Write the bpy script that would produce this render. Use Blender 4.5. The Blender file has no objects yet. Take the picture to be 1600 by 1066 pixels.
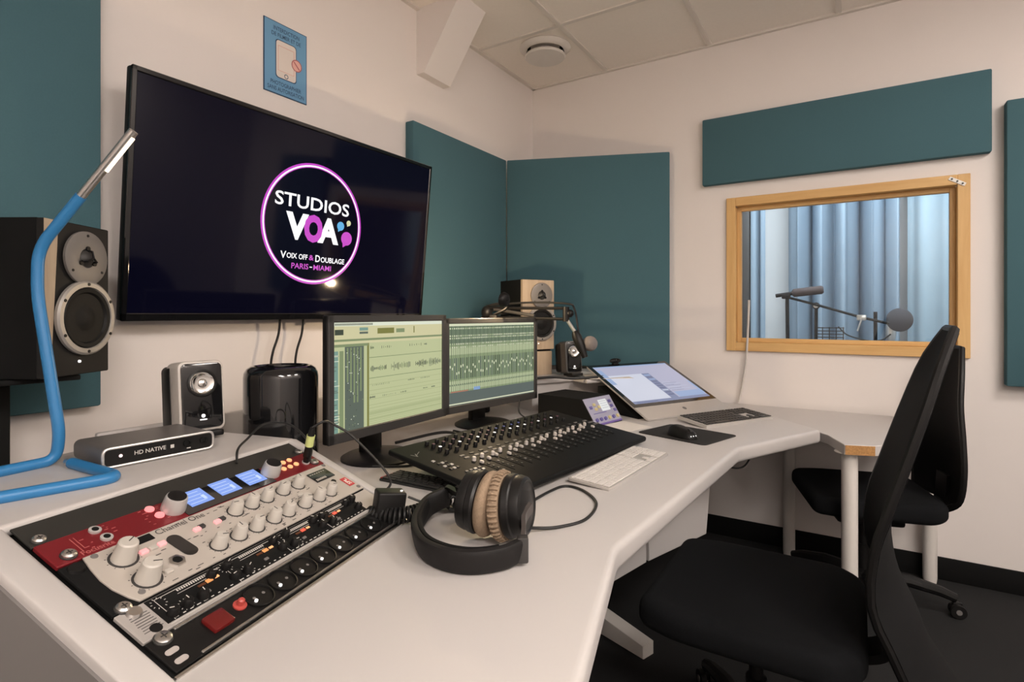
import bpy, bmesh, math, random
from math import sin, cos, pi, radians, sqrt, atan2
from mathutils import Matrix, Vector
random.seed(7)
scene = bpy.context.scene
COL = scene.collection

# ------------------------------------------------------------------ camera
cam = bpy.data.cameras.new('camera')
cam.sensor_width = 36.0
cam.lens = 36.0 * 863.0 / 1600.0
cam.shift_y = -(533.0 - 490.0) / 1600.0
cam.clip_start = 0.02
camo = bpy.data.objects.new('camera', cam)
COL.objects.link(camo)
camo.location = (0, 0, 1.19)
camo.rotation_euler = (radians(90), 0, radians(32.03))
scene.camera = camo

# ------------------------------------------------------------------ world, exposure
w = bpy.data.worlds.new('world')
w.use_nodes = True
w.node_tree.nodes['Background'].inputs[0].default_value = (0.9, 0.88, 0.85, 1)
w.node_tree.nodes['Background'].inputs[1].default_value = 0.05
scene.world = w
vs = scene.view_settings
vs.view_transform = 'Standard'
vs.look = 'None'
vs.gamma = 1.0
vs.exposure = 0.0
vs.use_curve_mapping = False
PANEL_W = 27.0          # power of each added ceiling fill panel
BULB_W = 8.0            # clamp lamp behind the monitors
BOOTH_W = 40.0          # light panel in the recording booth

# ------------------------------------------------------------------ helpers
def lin(c):
    c = c / 255.0
    return c / 12.92 if c <= 0.04045 else ((c + 0.055) / 1.055) ** 2.4

def S(r, g, b):
    return (lin(r), lin(g), lin(b))

MATS = {}
def mat(name, col, rough=0.5, metal=0.0, emit=None, es=1.0, noise=0.0, nscale=40.0, bump=0.0, bscale=200.0, spec=0.5, coat=0.0):
    if name in MATS:
        return MATS[name]
    m = bpy.data.materials.new(name)
    m.use_nodes = True
    nt = m.node_tree
    b = nt.nodes['Principled BSDF']
    b.inputs['Base Color'].default_value = (*col, 1)
    b.inputs['Roughness'].default_value = rough
    b.inputs['Metallic'].default_value = metal
    b.inputs['Specular IOR Level'].default_value = spec
    if coat:
        b.inputs['Coat Weight'].default_value = coat
        b.inputs['Coat Roughness'].default_value = 0.05
    if emit is not None:
        b.inputs['Emission Color'].default_value = (*emit, 1)
        b.inputs['Emission Strength'].default_value = es
    if noise or bump:
        tc = nt.nodes.new('ShaderNodeTexCoord')
    if noise:
        n = nt.nodes.new('ShaderNodeTexNoise')
        n.inputs['Scale'].default_value = nscale
        n.inputs['Detail'].default_value = 4
        nt.links.new(tc.outputs['Object'], n.inputs['Vector'])
        r = nt.nodes.new('ShaderNodeMapRange')
        r.inputs['To Min'].default_value = 1 - noise
        r.inputs['To Max'].default_value = 1 + noise
        nt.links.new(n.outputs['Fac'], r.inputs['Value'])
        mx = nt.nodes.new('ShaderNodeMix')
        mx.data_type = 'RGBA'
        mx.blend_type = 'MULTIPLY'
        mx.inputs['Factor'].default_value = 1
        mx.inputs['A'].default_value = (*col, 1)
        nt.links.new(r.outputs['Result'], mx.inputs['B'])
        nt.links.new(mx.outputs['Result'], b.inputs['Base Color'])
    if bump:
        n2 = nt.nodes.new('ShaderNodeTexNoise')
        n2.inputs['Scale'].default_value = bscale
        n2.inputs['Detail'].default_value = 3
        nt.links.new(tc.outputs['Object'], n2.inputs['Vector'])
        bp = nt.nodes.new('ShaderNodeBump')
        bp.inputs['Strength'].default_value = bump
        bp.inputs['Distance'].default_value = 0.002
        nt.links.new(n2.outputs['Fac'], bp.inputs['Height'])
        nt.links.new(bp.outputs['Normal'], b.inputs['Normal'])
    MATS[name] = m
    return m

def wood_mat(name, c1, c2, rough=0.45, axis=0, scale=6.0):
    m = bpy.data.materials.new(name)
    m.use_nodes = True
    nt = m.node_tree
    b = nt.nodes['Principled BSDF']
    b.inputs['Roughness'].default_value = rough
    tc = nt.nodes.new('ShaderNodeTexCoord')
    mp = nt.nodes.new('ShaderNodeMapping')
    sc = [scale * 6, scale * 6, scale * 6]
    sc[axis] = scale * 0.4
    mp.inputs['Scale'].default_value = sc
    n = nt.nodes.new('ShaderNodeTexNoise')
    n.inputs['Scale'].default_value = 1.5
    n.inputs['Detail'].default_value = 6
    n.inputs['Distortion'].default_value = 0.6
    cr = nt.nodes.new('ShaderNodeValToRGB')
    cr.color_ramp.elements[0].position = 0.3
    cr.color_ramp.elements[0].color = (*c1, 1)
    cr.color_ramp.elements[1].position = 0.7
    cr.color_ramp.elements[1].color = (*c2, 1)
    nt.links.new(tc.outputs['Object'], mp.inputs['Vector'])
    nt.links.new(mp.outputs['Vector'], n.inputs['Vector'])
    nt.links.new(n.outputs['Fac'], cr.inputs['Fac'])
    nt.links.new(cr.outputs['Color'], b.inputs['Base Color'])
    MATS[name] = m
    return m

def glass_mat(name, tint=(1, 1, 1), rough=0.0):
    m = bpy.data.materials.new(name)
    m.use_nodes = True
    nt = m.node_tree
    nt.nodes.clear()
    out = nt.nodes.new('ShaderNodeOutputMaterial')
    mix = nt.nodes.new('ShaderNodeMixShader')
    tr = nt.nodes.new('ShaderNodeBsdfTransparent')
    tr.inputs[0].default_value = (*tint, 1)
    gl = nt.nodes.new('ShaderNodeBsdfGlossy')
    gl.inputs['Roughness'].default_value = rough
    fr = nt.nodes.new('ShaderNodeFresnel')
    fr.inputs['IOR'].default_value = 1.45
    nt.links.new(fr.outputs[0], mix.inputs[0])
    nt.links.new(tr.outputs[0], mix.inputs[1])
    nt.links.new(gl.outputs[0], mix.inputs[2])
    nt.links.new(mix.outputs[0], out.inputs[0])
    MATS[name] = m
    return m

class MB:
    """collects shapes; one MB becomes one mesh"""
    def __init__(self):
        self.v, self.f, self.mi = [], [], []
    def add(self, verts, faces, M=None, m=0):
        o = len(self.v)
        for p in verts:
            p = Vector(p)
            self.v.append(M @ p if M is not None else p)
        for f in faces:
            self.f.append([o + i for i in f])
            self.mi.append(m)
        return self
    def bm(self, b, M=None, m=0):
        b.verts.index_update()
        self.add([v.co.copy() for v in b.verts], [[v.index for v in f.verts] for f in b.faces], M, m)
        b.free()
        return self
    def box(self, c, s, M=None, m=0, bev=0.0, seg=2):
        b = bmesh.new()
        bmesh.ops.create_cube(b, size=1.0)
        for v in b.verts:
            v.co = Vector((v.co.x * s[0] + c[0], v.co.y * s[1] + c[1], v.co.z * s[2] + c[2]))
        if bev:
            bmesh.ops.bevel(b, geom=b.edges[:], offset=bev, segments=seg, profile=0.5, affect='EDGES')
        return self.bm(b, M, m)
    def prism(self, poly, z0, z1, M=None, m=0, bev=0.0, seg=3, vbev=0.0, vseg=3, top=True, bottom=True):
        b = bmesh.new()
        vs_ = [b.verts.new((p[0], p[1], z0)) for p in poly]
        f = b.faces.new(vs_)
        if f.normal.z > 0 or sum(poly[i][0] * poly[(i + 1) % len(poly)][1] - poly[(i + 1) % len(poly)][0] * poly[i][1] for i in range(len(poly))) > 0:
            f.normal_flip()
        r = bmesh.ops.extrude_face_region(b, geom=[f])
        for e in r['geom']:
            if isinstance(e, bmesh.types.BMVert):
                e.co.z = z1
        if vbev:
            ed = [e for e in b.edges if abs(e.verts[0].co.z - e.verts[1].co.z) > 1e-6]
            bmesh.ops.bevel(b, geom=ed, offset=vbev, segments=vseg, profile=0.5, affect='EDGES')
        if bev:
            ed = [e for e in b.edges if abs(e.verts[0].co.z - e.verts[1].co.z) < 1e-6 and
                  ((top and e.verts[0].co.z > (z0 + z1) / 2) or (bottom and e.verts[0].co.z < (z0 + z1) / 2))]
            bmesh.ops.bevel(b, geom=ed, offset=bev, segments=seg, profile=0.5, affect='EDGES', clamp_overlap=True)
        bmesh.ops.recalc_face_normals(b, faces=b.faces[:])
        return self.bm(b, M, m)
    def lathe(self, prof, n=24, M=None, m=0, cap0=True, cap1=True):
        vs_, fs = [], []
        for (r, z) in prof:
            for k in range(n):
                a = 2 * pi * k / n
                vs_.append((r * cos(a), r * sin(a), z))
        for i in range(len(prof) - 1):
            for k in range(n):
                k2 = (k + 1) % n
                fs.append([i * n + k, i * n + k2, (i + 1) * n + k2, (i + 1) * n + k])
        if cap0:
            fs.append([k for k in range(n)][::-1])
        if cap1:
            fs.append([(len(prof) - 1) * n + k for k in range(n)])
        return self.add(vs_, fs, M, m)
    def cyl(self, p0, p1, r0, r1=None, n=14, m=0, M=None):
        p0, p1 = Vector(p0), Vector(p1)
        d = p1 - p0
        q = d.to_track_quat('Z', 'Y').to_matrix().to_4x4()
        T = Matrix.Translation(p0) @ q
        if M is not None:
            T = M @ T
        r1 = r0 if r1 is None else r1
        return self.lathe([(r0, 0), (r1, d.length)], n, T, m)
    def tube(self, pts, r, n=10, m=0, M=None, closed=False, section=None):
        pts = [Vector(p) for p in pts]
        N = len(pts)
        if section is None:
            section = [(cos(2 * pi * k / n), sin(2 * pi * k / n)) for k in range(n)]
        n = len(section)
        rs = r if isinstance(r, (list, tuple)) else [r] * N
        vs_, fs = [], []
        t0 = (pts[1] - pts[0]).normalized()
        up = Vector((0, 0, 1)) if abs(t0.z) < 0.9 else Vector((1, 0, 0))
        nrm = (up - t0 * up.dot(t0)).normalized()
        for i in range(N):
            if closed:
                t = (pts[(i + 1) % N] - pts[i - 1]).normalized()
            else:
                t = (pts[min(i + 1, N - 1)] - pts[max(i - 1, 0)]).normalized()
            nrm = (nrm - t * nrm.dot(t)).normalized()
            bi = t.cross(nrm)
            for (a, b_) in section:
                vs_.append(pts[i] + (bi * a + nrm * b_) * rs[i])
        for i in range(N if closed else N - 1):
            j = (i + 1) % N
            for k in range(n):
                k2 = (k + 1) % n
                fs.append([i * n + k, i * n + k2, j * n + k2, j * n + k])
        if not closed:
            fs.append([k for k in range(n)][::-1])
            fs.append([(N - 1) * n + k for k in range(n)])
        return self.add(vs_, fs, M, m)
    def sphere(self, c, r, M=None, m=0, nu=16, nv=10, sc=(1, 1, 1)):
        b = bmesh.new()
        bmesh.ops.create_uvsphere(b, u_segments=nu, v_segments=nv, radius=1.0)
        for v in b.verts:
            v.co = Vector((v.co.x * r * sc[0] + c[0], v.co.y * r * sc[1] + c[1], v.co.z * r * sc[2] + c[2]))
        return self.bm(b, M, m)
    def quad(self, a, b, c, d, M=None, m=0):
        return self.add([a, b, c, d], [[0, 1, 2, 3]], M, m)
    def mesh(self, name, mats, smooth=35):
        me = bpy.data.meshes.new(name)
        me.from_pydata([tuple(p) for p in self.v], [], self.f)
        for mm in (mats if isinstance(mats, (list, tuple)) else [mats]):
            me.materials.append(mm)
        me.polygons.foreach_set('material_index', self.mi)
        if smooth:
            me.polygons.foreach_set('use_smooth', [True] * len(me.polygons))
            me.set_sharp_from_angle(angle=radians(smooth))
        me.update()
        return me
    def build(self, name, mats, parent=None, world=False, smooth=35):
        if world and parent is not None:
            inv = MW[parent].inverted()
            self.v = [inv @ p for p in self.v]
        return link(name, self.mesh(name, mats, smooth), parent)

MW = {}
def link(name, data, parent=None, loc=(0, 0, 0), rot=(0, 0, 0)):
    o = bpy.data.objects.new(name, data)
    COL.objects.link(o)
    o.location = loc
    o.rotation_euler = rot
    if parent is not None:
        o.parent = parent
    MW[o] = Matrix.LocRotScale(Vector(loc), o.rotation_euler, None)
    return o

def tag(o, label, cat, group=None):
    o['label'] = label
    o['category'] = cat
    if group:
        o['group'] = group
    return o

def thing(name, label, cat, loc=(0, 0, 0), rz=0.0, group=None, rx=0.0):
    o = link(name, None, None, loc, (radians(rx), 0, radians(rz)))
    o.empty_display_size = 0.05
    return tag(o, label, cat, group)

def struct(name, mb, m, parent=None, smooth=35):
    o = mb.build(name, m, parent, smooth=smooth)
    if parent is None:
        o['kind'] = 'structure'
    return o

def stuff(o):
    o['kind'] = 'stuff'
    return o

def crom(pts, k=8, closed=False):
    pts = [Vector(p) for p in pts]
    out, N = [], len(pts)
    for i in range(N if closed else N - 1):
        p0 = pts[i - 1] if (i > 0 or closed) else pts[0] * 2 - pts[1]
        p1, p2 = pts[i], pts[(i + 1) % N]
        p3 = pts[(i + 2) % N] if (i + 2 < N or closed) else p2 * 2 - p1
        for j in range(k):
            t = j / k
            out.append(0.5 * ((2 * p1) + (p2 - p0) * t + (2 * p0 - 5 * p1 + 4 * p2 - p3) * t * t + (3 * p1 - p0 - 3 * p2 + p3) * t ** 3))
    if not closed:
        out.append(pts[-1])
    return out

def fillet(pts, rad, k=5):
    """polyline with rounded corners"""
    pts = [Vector(p) for p in pts]
    out = [pts[0]]
    for i in range(1, len(pts) - 1):
        a, b, c = pts[i - 1], pts[i], pts[i + 1]
        d1, d2 = (a - b), (c - b)
        r = min(rad, d1.length * .45, d2.length * .45)
        q1, q2 = b + d1.normalized() * r, b + d2.normalized() * r
        for j in range(k + 1):
            t = j / k
            out.append(q1 * (1 - t) ** 2 + b * 2 * t * (1 - t) + q2 * t * t)
    out.append(pts[-1])
    return out

def text_mb(mb, s, size, M, m=0, align='CENTER', bold=0.0, sx=1.0, shear=0.0):
    cu = bpy.data.curves.new('lettering_curve', 'FONT')
    cu.body = s
    cu.size = size
    cu.align_x = align
    cu.align_y = 'CENTER'
    cu.offset = bold
    cu.shear = shear
    cu.resolution_u = 3
    o = bpy.data.objects.new('lettering_tmp', cu)
    COL.objects.link(o)
    dg = bpy.context.evaluated_depsgraph_get()
    me = o.evaluated_get(dg).to_mesh()
    vs_ = [(v.co.x * sx, v.co.y, v.co.z) for v in me.vertices]
    fs = [list(p.vertices) for p in me.polygons]
    o.evaluated_get(dg).to_mesh_clear()
    bpy.data.objects.remove(o)
    bpy.data.curves.remove(cu)
    mb.add(vs_, fs, M, m)
    return mb

def text_fit(mb, txt, x0, x1, z0, z1, y, m=0, bold=0.0):
    """upright lettering facing -Y, fitted into the box x0..x1, z0..z1"""
    q = MB()
    text_mb(q, txt, 1.0, Matrix.Identity(4), 0, bold=bold)
    ax_, bx_ = min(p.x for p in q.v), max(p.x for p in q.v)
    ay_, by_ = min(p.y for p in q.v), max(p.y for p in q.v)
    mb.add([(x0 + (p.x - ax_) / (bx_ - ax_) * (x1 - x0), y, z0 + (p.y - ay_) / (by_ - ay_) * (z1 - z0)) for p in q.v], q.f, None, m)

def T(x, y, z):
    return Matrix.Translation((x, y, z))
def RX(a):
    return Matrix.Rotation(radians(a), 4, 'X')
def RY(a):
    return Matrix.Rotation(radians(a), 4, 'Y')
def RZ(a):
    return Matrix.Rotation(radians(a), 4, 'Z')
FRONT = RX(90)      # flat XY art -> upright, facing -Y

# ------------------------------------------------------------------ materials
M_wall = mat('wall_paint', (0.80, 0.745, 0.715), 0.85, noise=0.02, nscale=3, bump=0.05, bscale=300)
M_ceil = mat('ceiling_tile_mineral', (0.88, 0.82, 0.755), 0.95, noise=0.03, nscale=60, bump=0.2, bscale=250)
M_grid = mat('ceiling_grid_white', (0.72, 0.67, 0.62), 0.6)
M_carpet = mat('carpet_dark', (0.0075, 0.0075, 0.008), 0.95, noise=0.5, nscale=350, bump=0.8, bscale=500)
M_base = mat('baseboard_black', (0.004, 0.004, 0.004), 0.8, spec=0.2)
M_teal = mat('teal_fabric', (0.066, 0.142, 0.168), 0.95, noise=0.06, nscale=250, bump=0.25, bscale=900, spec=0.2)
M_white = mat('white_laminate', (0.545, 0.515, 0.50), 0.38, noise=0.015, nscale=4)
M_whiteleg = mat('white_leg_paint', (0.72, 0.68, 0.64), 0.45)
M_black = mat('black_plastic', (0.007, 0.0065, 0.0065), 0.45, spec=0.28)
M_blackm = mat('black_matte', (0.004, 0.004, 0.004), 0.8, spec=0.25)
M_gloss = mat('black_gloss', (0.008, 0.008, 0.009), 0.06, coat=0.5)
M_dgrey = mat('dark_grey_plastic', (0.035, 0.033, 0.032), 0.5)
M_mgrey = mat('mid_grey_plastic', (0.16, 0.15, 0.145), 0.5)
M_silver = mat('silver_metal', (0.62, 0.60, 0.58), 0.3, metal=1.0)
M_chrome = mat('chrome', (0.75, 0.74, 0.72), 0.12, metal=1.0)
M_fabric = mat('black_chair_fabric', (0.0045, 0.005, 0.006), 0.95, noise=0.3, nscale=300, bump=0.4, bscale=700, spec=0.2)
M_mesh = mat('black_chair_mesh', (0.006, 0.006, 0.0065), 0.8, noise=0.3, nscale=600, bump=0.3, bscale=900, spec=0.15)
M_cable = mat('black_cable', (0.008, 0.008, 0.008), 0.5)
M_wcable = mat('white_cable', (0.62, 0.58, 0.54), 0.5)
M_pine = wood_mat('pine_frame', (0.62, 0.36, 0.13), (0.72, 0.46, 0.19), 0.5, axis=0, scale=5)
M_chip = mat('chipboard', (0.42, 0.22, 0.08), 0.9, noise=0.55, nscale=160)
M_woodspk = wood_mat('speaker_wood', (0.40, 0.31, 0.22), (0.47, 0.37, 0.27), 0.5, axis=2, scale=8)
M_led = mat('white_dot_led', (0.8, 0.8, 0.8), 0.4, emit=(0.9, 0.9, 0.9), es=0.8)

# ------------------------------------------------------------------ room shell
XA, YB, XR, YF, ZC = -1.79, 3.12, 1.72, -1.65, 2.645
WX0, WX1, WZ0, WZ1 = -0.548, 0.373, 1.038, 1.758     # clear opening of the studio window
BY1 = 4.64                                          # far wall of the booth
mb = MB(); mb.box(((XA + XR) / 2, (YF + BY1) / 2, -0.05), (XR - XA + 0.6, BY1 - YF + 0.6, 0.1))
struct('floor', mb, M_carpet)
mb = MB(); mb.box((XA - 0.06, (YF + YB) / 2, 1.4), (0.12, YB - YF + 0.3, 2.8)); struct('wall_left', mb, M_wall)
mb = MB(); mb.box((XR + 0.06, (YF + YB) / 2, 1.4), (0.12, YB - YF + 0.3, 2.8)); struct('wall_right', mb, M_wall)
mb = MB(); mb.box(((XA + XR) / 2, YF - 0.06, 1.4), (XR - XA, 0.12, 2.8)); struct('wall_front', mb, M_wall)
mb = MB()
x0, x1, z0, z1, yc, th = XA, XR, 0.0, 2.8, YB + 0.075, 0.15
ox0, ox1, oz0, oz1 = WX0 - 0.02, WX1 + 0.02, WZ0 - 0.02, WZ1 + 0.02
mb.box(((x0 + ox0) / 2, yc, 1.4), (ox0 - x0, th, 2.8))
mb.box(((x1 + ox1) / 2, yc, 1.4), (x1 - ox1, th, 2.8))
mb.box(((ox0 + ox1) / 2, yc, oz0 / 2), (ox1 - ox0, th, oz0))
mb.box(((ox0 + ox1) / 2, yc, (oz1 + 2.8) / 2), (ox1 - ox0, th, 2.8 - oz1))
struct('wall_back', mb, M_wall)
mb = MB(); mb.box(((XA + XR) / 2, YB - 0.006, 0.05), (XR - XA - 0.03, 0.012, 0.10), bev=0.003); struct('baseboard_back', mb, M_base)
mb = MB(); mb.box((XA + 0.006, (YF + YB) / 2, 0.05), (0.012, YB - YF - 0.03, 0.10), bev=0.003); struct('baseboard_left', mb, M_base)
mb = MB(); mb.box((XR - 0.006, (YF + YB) / 2, 0.05), (0.012, YB - YF - 0.03, 0.10), bev=0.003); struct('baseboard_right', mb, M_base)

# suspended ceiling: slab, T-bars, tiles
mb = MB(); mb.box(((XA + XR) / 2, (YF + YB) / 2, 2.78), (XR - XA + 0.1, YB - YF + 0.1, 0.06))
ceil = struct('ceiling', mb, M_ceil)
gx = [-1.277 + 0.6 * k for k in range(5)]
gy = [2.49 - 0.6 * k for k in range(7)]
BM = (-1.79, -1.495, 2.02, 2.215)                  # opening where the boxed beam passes the ceiling
for x in gx:
    mb = MB(); mb.box((x, (YF + YB) / 2, ZC + 0.002), (0.024, YB - YF, 0.012)); mb.build('grid_bar', M_grid, ceil)
for y in gy:
    mb = MB(); mb.box(((XA + XR) / 2, y, ZC + 0.003), (XR - XA, 0.024, 0.012)); mb.build('grid_bar', M_grid, ceil)
for (c, s) in (((XA + 0.011, (YF + YB) / 2, ZC), (0.022, YB - YF, 0.014)), ((XR - 0.011, (YF + YB) / 2, ZC), (0.022, YB - YF, 0.014)),
               (((XA + XR) / 2, YB - 0.011, ZC), (XR - XA, 0.022, 0.014)), (((XA + XR) / 2, YF + 0.011, ZC), (XR - XA, 0.022, 0.014))):
    mb = MB(); mb.box(c, s); mb.build('wall_angle', M_grid, ceil)
xs = [XA] + gx + [XR]
ys = sorted([YF] + gy + [YB])
LIGHTS = [(5, 5), (5, 3), (4, 1), (5, 1)]          # grid cells of the fill panels, added out of view to light the room
for i in range(len(xs) - 1):
    for j in range(len(ys) - 1):
        if (i, j) in LIGHTS:
            continue
        a, b, c, d = xs[i], xs[i + 1], ys[j], ys[j + 1]
        mb = MB()
        mb.box(((a + b) / 2, (c + d) / 2, ZC + 0.012), (b - a - 0.012, d - c - 0.012, 0.018), bev=0.004, seg=1)
        mb.build('ceiling_tile', M_ceil, ceil)
M_diff = mat('fill_diffuser', (0.9, 0.9, 0.9), 0.5, emit=(1.0, 0.9, 0.8), es=2.0)
LN = ['by the right wall beside the chairs', 'by the right wall level with the desk end', 'in the rear part of the room', 'in the rear right corner of the room']
for (i, j), ln in zip(LIGHTS, LN):
    cx, cy = (xs[i] + xs[i + 1]) / 2, (ys[j] + ys[j + 1]) / 2
    t = thing('added_ceiling_light', 'square white ceiling fill panel added out of view ' + ln, 'ceiling light', (cx, cy, ZC), group='added ceiling fill panels')
    mb = MB()
    for sx_, sy_, wx, wy in ((0, 1, .58, .03), (0, -1, .58, .03), (1, 0, .03, .58), (-1, 0, .03, .58)):
        mb.box((sx_ * .275, sy_ * .275, 0.0), (wx, wy, 0.02))
    mb.build('frame', M_whiteleg, t)
    mb = MB(); mb.box((0, 0, 0.008), (0.52, 0.52, 0.006)); mb.build('diffuser', M_diff, t)
    L = bpy.data.lights.new('fill_panel_light', 'AREA'); L.shape = 'SQUARE'; L.size = 0.5; L.energy = PANEL_W; L.color = (1.0, 0.925, 0.86)
    link('fill_panel_light', L, t, (0, 0, -0.012))

# boxed beam that rises from the left wall into the ceiling
mb = MB()
A1, A2 = (XA - 0.01, 2.00, 2.335), (XA - 0.01, 2.20, 2.335)
P1, P2 = (-1.745, 2.00, 2.335), (-1.745, 2.20, 2.335)
B1, B2 = (-1.49, 2.00, 2.70), (-1.49, 2.20, 2.70)
C1, C2 = (XA - 0.01, 2.00, 2.70), (XA - 0.01, 2.20, 2.70)
mb.add([A1, P1, B1, C1, A2, P2, B2, C2], [[0, 1, 2, 3], [7, 6, 5, 4], [1, 0, 4, 5], [2, 1, 5, 6], [3, 2, 6, 7], [0, 3, 7, 4]])
struct('trim_1', mb, M_wall)

# round ceiling vent
t = thing('ceiling_vent', 'round white air diffuser mounted in the corner ceiling tile', 'vent', (-1.45, 2.66, ZC))
VS = Matrix.Scale(1.15, 4)
mb = MB(); mb.lathe([(0.075, 0.006), (0.118, 0.004), (0.122, -0.004), (0.108, -0.016), (0.090, -0.020), (0.086, -0.012)], 40, VS, cap0=False, cap1=False); mb.build('rim', M_whiteleg, t)
mb = MB(); mb.lathe([(0.086, 0.0), (0.06, 0.004)], 40, VS, cap0=False); mb.build('throat', M_blackm, t)
mb = MB(); mb.lathe([(0.03, 0.0), (0.03, -0.03), (0.092, -0.036), (0.098, -0.044), (0.092, -0.050), (0.0005, -0.054)], 40, VS, cap0=False); mb.build('disc', M_whiteleg, t)

# ------------------------------------------------------------------ window and booth
win = link('window_1', None, None, ((WX0 + WX1) / 2, YB, WZ0)); win['kind'] = 'structure'
def wpart(name, c, s, m, bev=0.002):
    mb = MB(); mb.box(c, s, bev=bev, seg=1); return mb.build(name, m, win, world=True)
fo = dict(x0=-0.593, x1=0.418, z0=0.993, z1=1.803)
M_pinev = wood_mat('pine_frame_upright', (0.62, 0.36, 0.13), (0.72, 0.46, 0.19), 0.5, axis=2, scale=5)
wpart('frame_board', ((fo['x0'] + WX0) / 2, YB - 0.009, (fo['z0'] + fo['z1']) / 2), (WX0 - fo['x0'], 0.018, fo['z1'] - fo['z0']), M_pinev)
wpart('frame_board', ((fo['x1'] + WX1) / 2, YB - 0.009, (fo['z0'] + fo['z1']) / 2), (fo['x1'] - WX1, 0.018, fo['z1'] - fo['z0']), M_pinev)
wpart('frame_board', ((WX0 + WX1) / 2, YB - 0.009, (fo['z0'] + WZ0) / 2), (WX1 - WX0, 0.018, WZ0 - fo['z0']), M_pine)
wpart('frame_board', ((WX0 + WX1) / 2, YB - 0.009, (fo['z1'] + WZ1) / 2), (WX1 - WX0, 0.018, fo['z1'] - WZ1), M_pine)
for (c, s, m) in (((WX0 - 0.01, YB + 0.07, 1.4), (0.02, 0.13, WZ1 - WZ0), M_pinev), ((WX1 + 0.01, YB + 0.07, 1.4), (0.02, 0.13, WZ1 - WZ0), M_pinev),
                  (((WX0 + WX1) / 2, YB + 0.07, WZ0 - 0.01), (WX1 - WX0, 0.13, 0.02), M_pine), (((WX0 + WX1) / 2, YB + 0.07, WZ1 + 0.01), (WX1 - WX0, 0.13, 0.02), M_pine)):
    wpart('reveal_board', (c[0], c[1], (WZ0 + WZ1) / 2 if s[2] > .1 else c[2]), s, m)
for (c, s, m) in (((WX0 + 0.011, YB + 0.045, (WZ0 + WZ1) / 2), (0.022, 0.03, WZ1 - WZ0), M_pinev), ((WX1 - 0.011, YB + 0.045, (WZ0 + WZ1) / 2), (0.022, 0.03, WZ1 - WZ0), M_pinev),
                  (((WX0 + WX1) / 2, YB + 0.045, WZ0 + 0.011), (WX1 - WX0 - .044, 0.03, 0.022), M_pine), (((WX0 + WX1) / 2, YB + 0.045, WZ1 - 0.011), (WX1 - WX0 - .044, 0.03, 0.022), M_pine)):
    wpart('glazing_bead', c, s, m)
wpart('pane', ((WX0 + WX1) / 2, YB + 0.068, (WZ0 + WZ1) / 2), (WX1 - WX0 - .01, 0.008, WZ1 - WZ0 - .01), glass_mat('window_glass', (0.93, 0.96, 0.97)), bev=0)
M_brk = mat('bracket_white', (0.8, 0.78, 0.74), 0.4)
for (x, z, a) in ((0.372, 1.772, 32), (0.368, 1.018, -32)):
    mb = MB()
    Mx = T(x, YB - 0.0205, z) @ RY(a)
    mb.box((0, 0, 0), (0.066, 0.003, 0.016), Mx, bev=0.001, seg=1)
    for k in (-.022, 0, .022):
        mb.cyl((k, -.0012, 0), (k, -.004, 0), .0038, n=10, M=Mx, m=1)
    mb.build('bracket', [M_brk, M_dgrey], win, world=True)

M_bwall = mat('booth_wall', (0.82, 0.83, 0.84), 0.85)
BX0, BX1 = -1.25, 1.6
mb = MB(); mb.box(((BX0 + BX1) / 2, BY1 + 0.05, 1.3), (BX1 - BX0 + .2, 0.1, 2.7)); struct('wall_booth_far', mb, M_bwall)
mb = MB(); mb.box((BX0 - 0.05, (YB + .15 + BY1) / 2, 1.3), (0.1, BY1 - YB - .15, 2.7)); struct('wall_booth_left', mb, M_bwall)
mb = MB(); mb.box((BX1 + 0.05, (YB + .15 + BY1) / 2, 1.3), (0.1, BY1 - YB - .15, 2.7)); struct('wall_booth_right', mb, M_bwall)
mb = MB(); mb.box(((BX0 + BX1) / 2, (YB + .15 + BY1) / 2, 2.62), (BX1 - BX0, BY1 - YB - .15, 0.1)); struct('ceiling_booth', mb, M_bwall)
t = thing('booth_light', 'flat cool white light panel on the booth ceiling behind the window', 'ceiling light', (0.05, 3.62, 2.56))
mb = MB(); mb.box((0, 0, 0), (1.24, 0.34, 0.02)); mb.build('frame', M_whiteleg, t)
mb = MB(); mb.box((0, 0, -0.012), (1.2, 0.3, 0.006)); mb.build('diffuser', mat('cool_diffuser', (0.9, 0.9, 0.9), 0.5, emit=(0.85, 0.93, 1.0), es=3.0), t)
L = bpy.data.lights.new('booth_panel_light', 'AREA'); L.shape = 'RECTANGLE'; L.size = 1.15; L.size_y = 0.28; L.energy = BOOTH_W; L.color = (0.88, 0.95, 1.0)
link('booth_panel_light', L, t, (0, 0, -0.022))

def curtain(name, label, x0, x1, y, folds, depth, z0, z1, m, seedv):
    rnd = random.Random(seedv)
    N, K = 160, 6
    ph = [rnd.uniform(0, 6.28) for _ in range(3)]
    vs_, fs = [], []
    for k in range(K + 1):
        zz = z0 + (z1 - z0) * k / K
        for i in range(N + 1):
            s = i / N
            a = 2 * pi * folds * s
            yy = y + depth * (0.55 * sin(a + ph[0] + .35 * sin(a * .37 + ph[1])) + 0.3 * sin(a * .53 + ph[1]) + .15 * sin(1.9 * a + ph[2])) * (1 + .15 * (k / K))
            vs_.append((x0 + (x1 - x0) * s + .01 * sin(2 * a + ph[2]), yy, zz))
    for k in range(K):
        for i in range(N):
            q = k * (N + 1) + i
            fs.append([q, q + 1, q + N + 2, q + N + 1])
    n0 = len(vs_)
    vs2 = vs_ + [(a, b + .006, c) for (a, b, c) in vs_]
    fs2 = fs + [[n0 + q for q in f[::-1]] for f in fs]
    mb = MB(); mb.add(vs2, fs2)
    o = mb.build(name, m, None)
    me = o.data
    return tag(o, label, 'curtain', 'blue booth curtains')
M_cur = mat('curtain_blue', (0.25, 0.325, 0.40), 0.85, noise=0.05, nscale=8)
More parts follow.
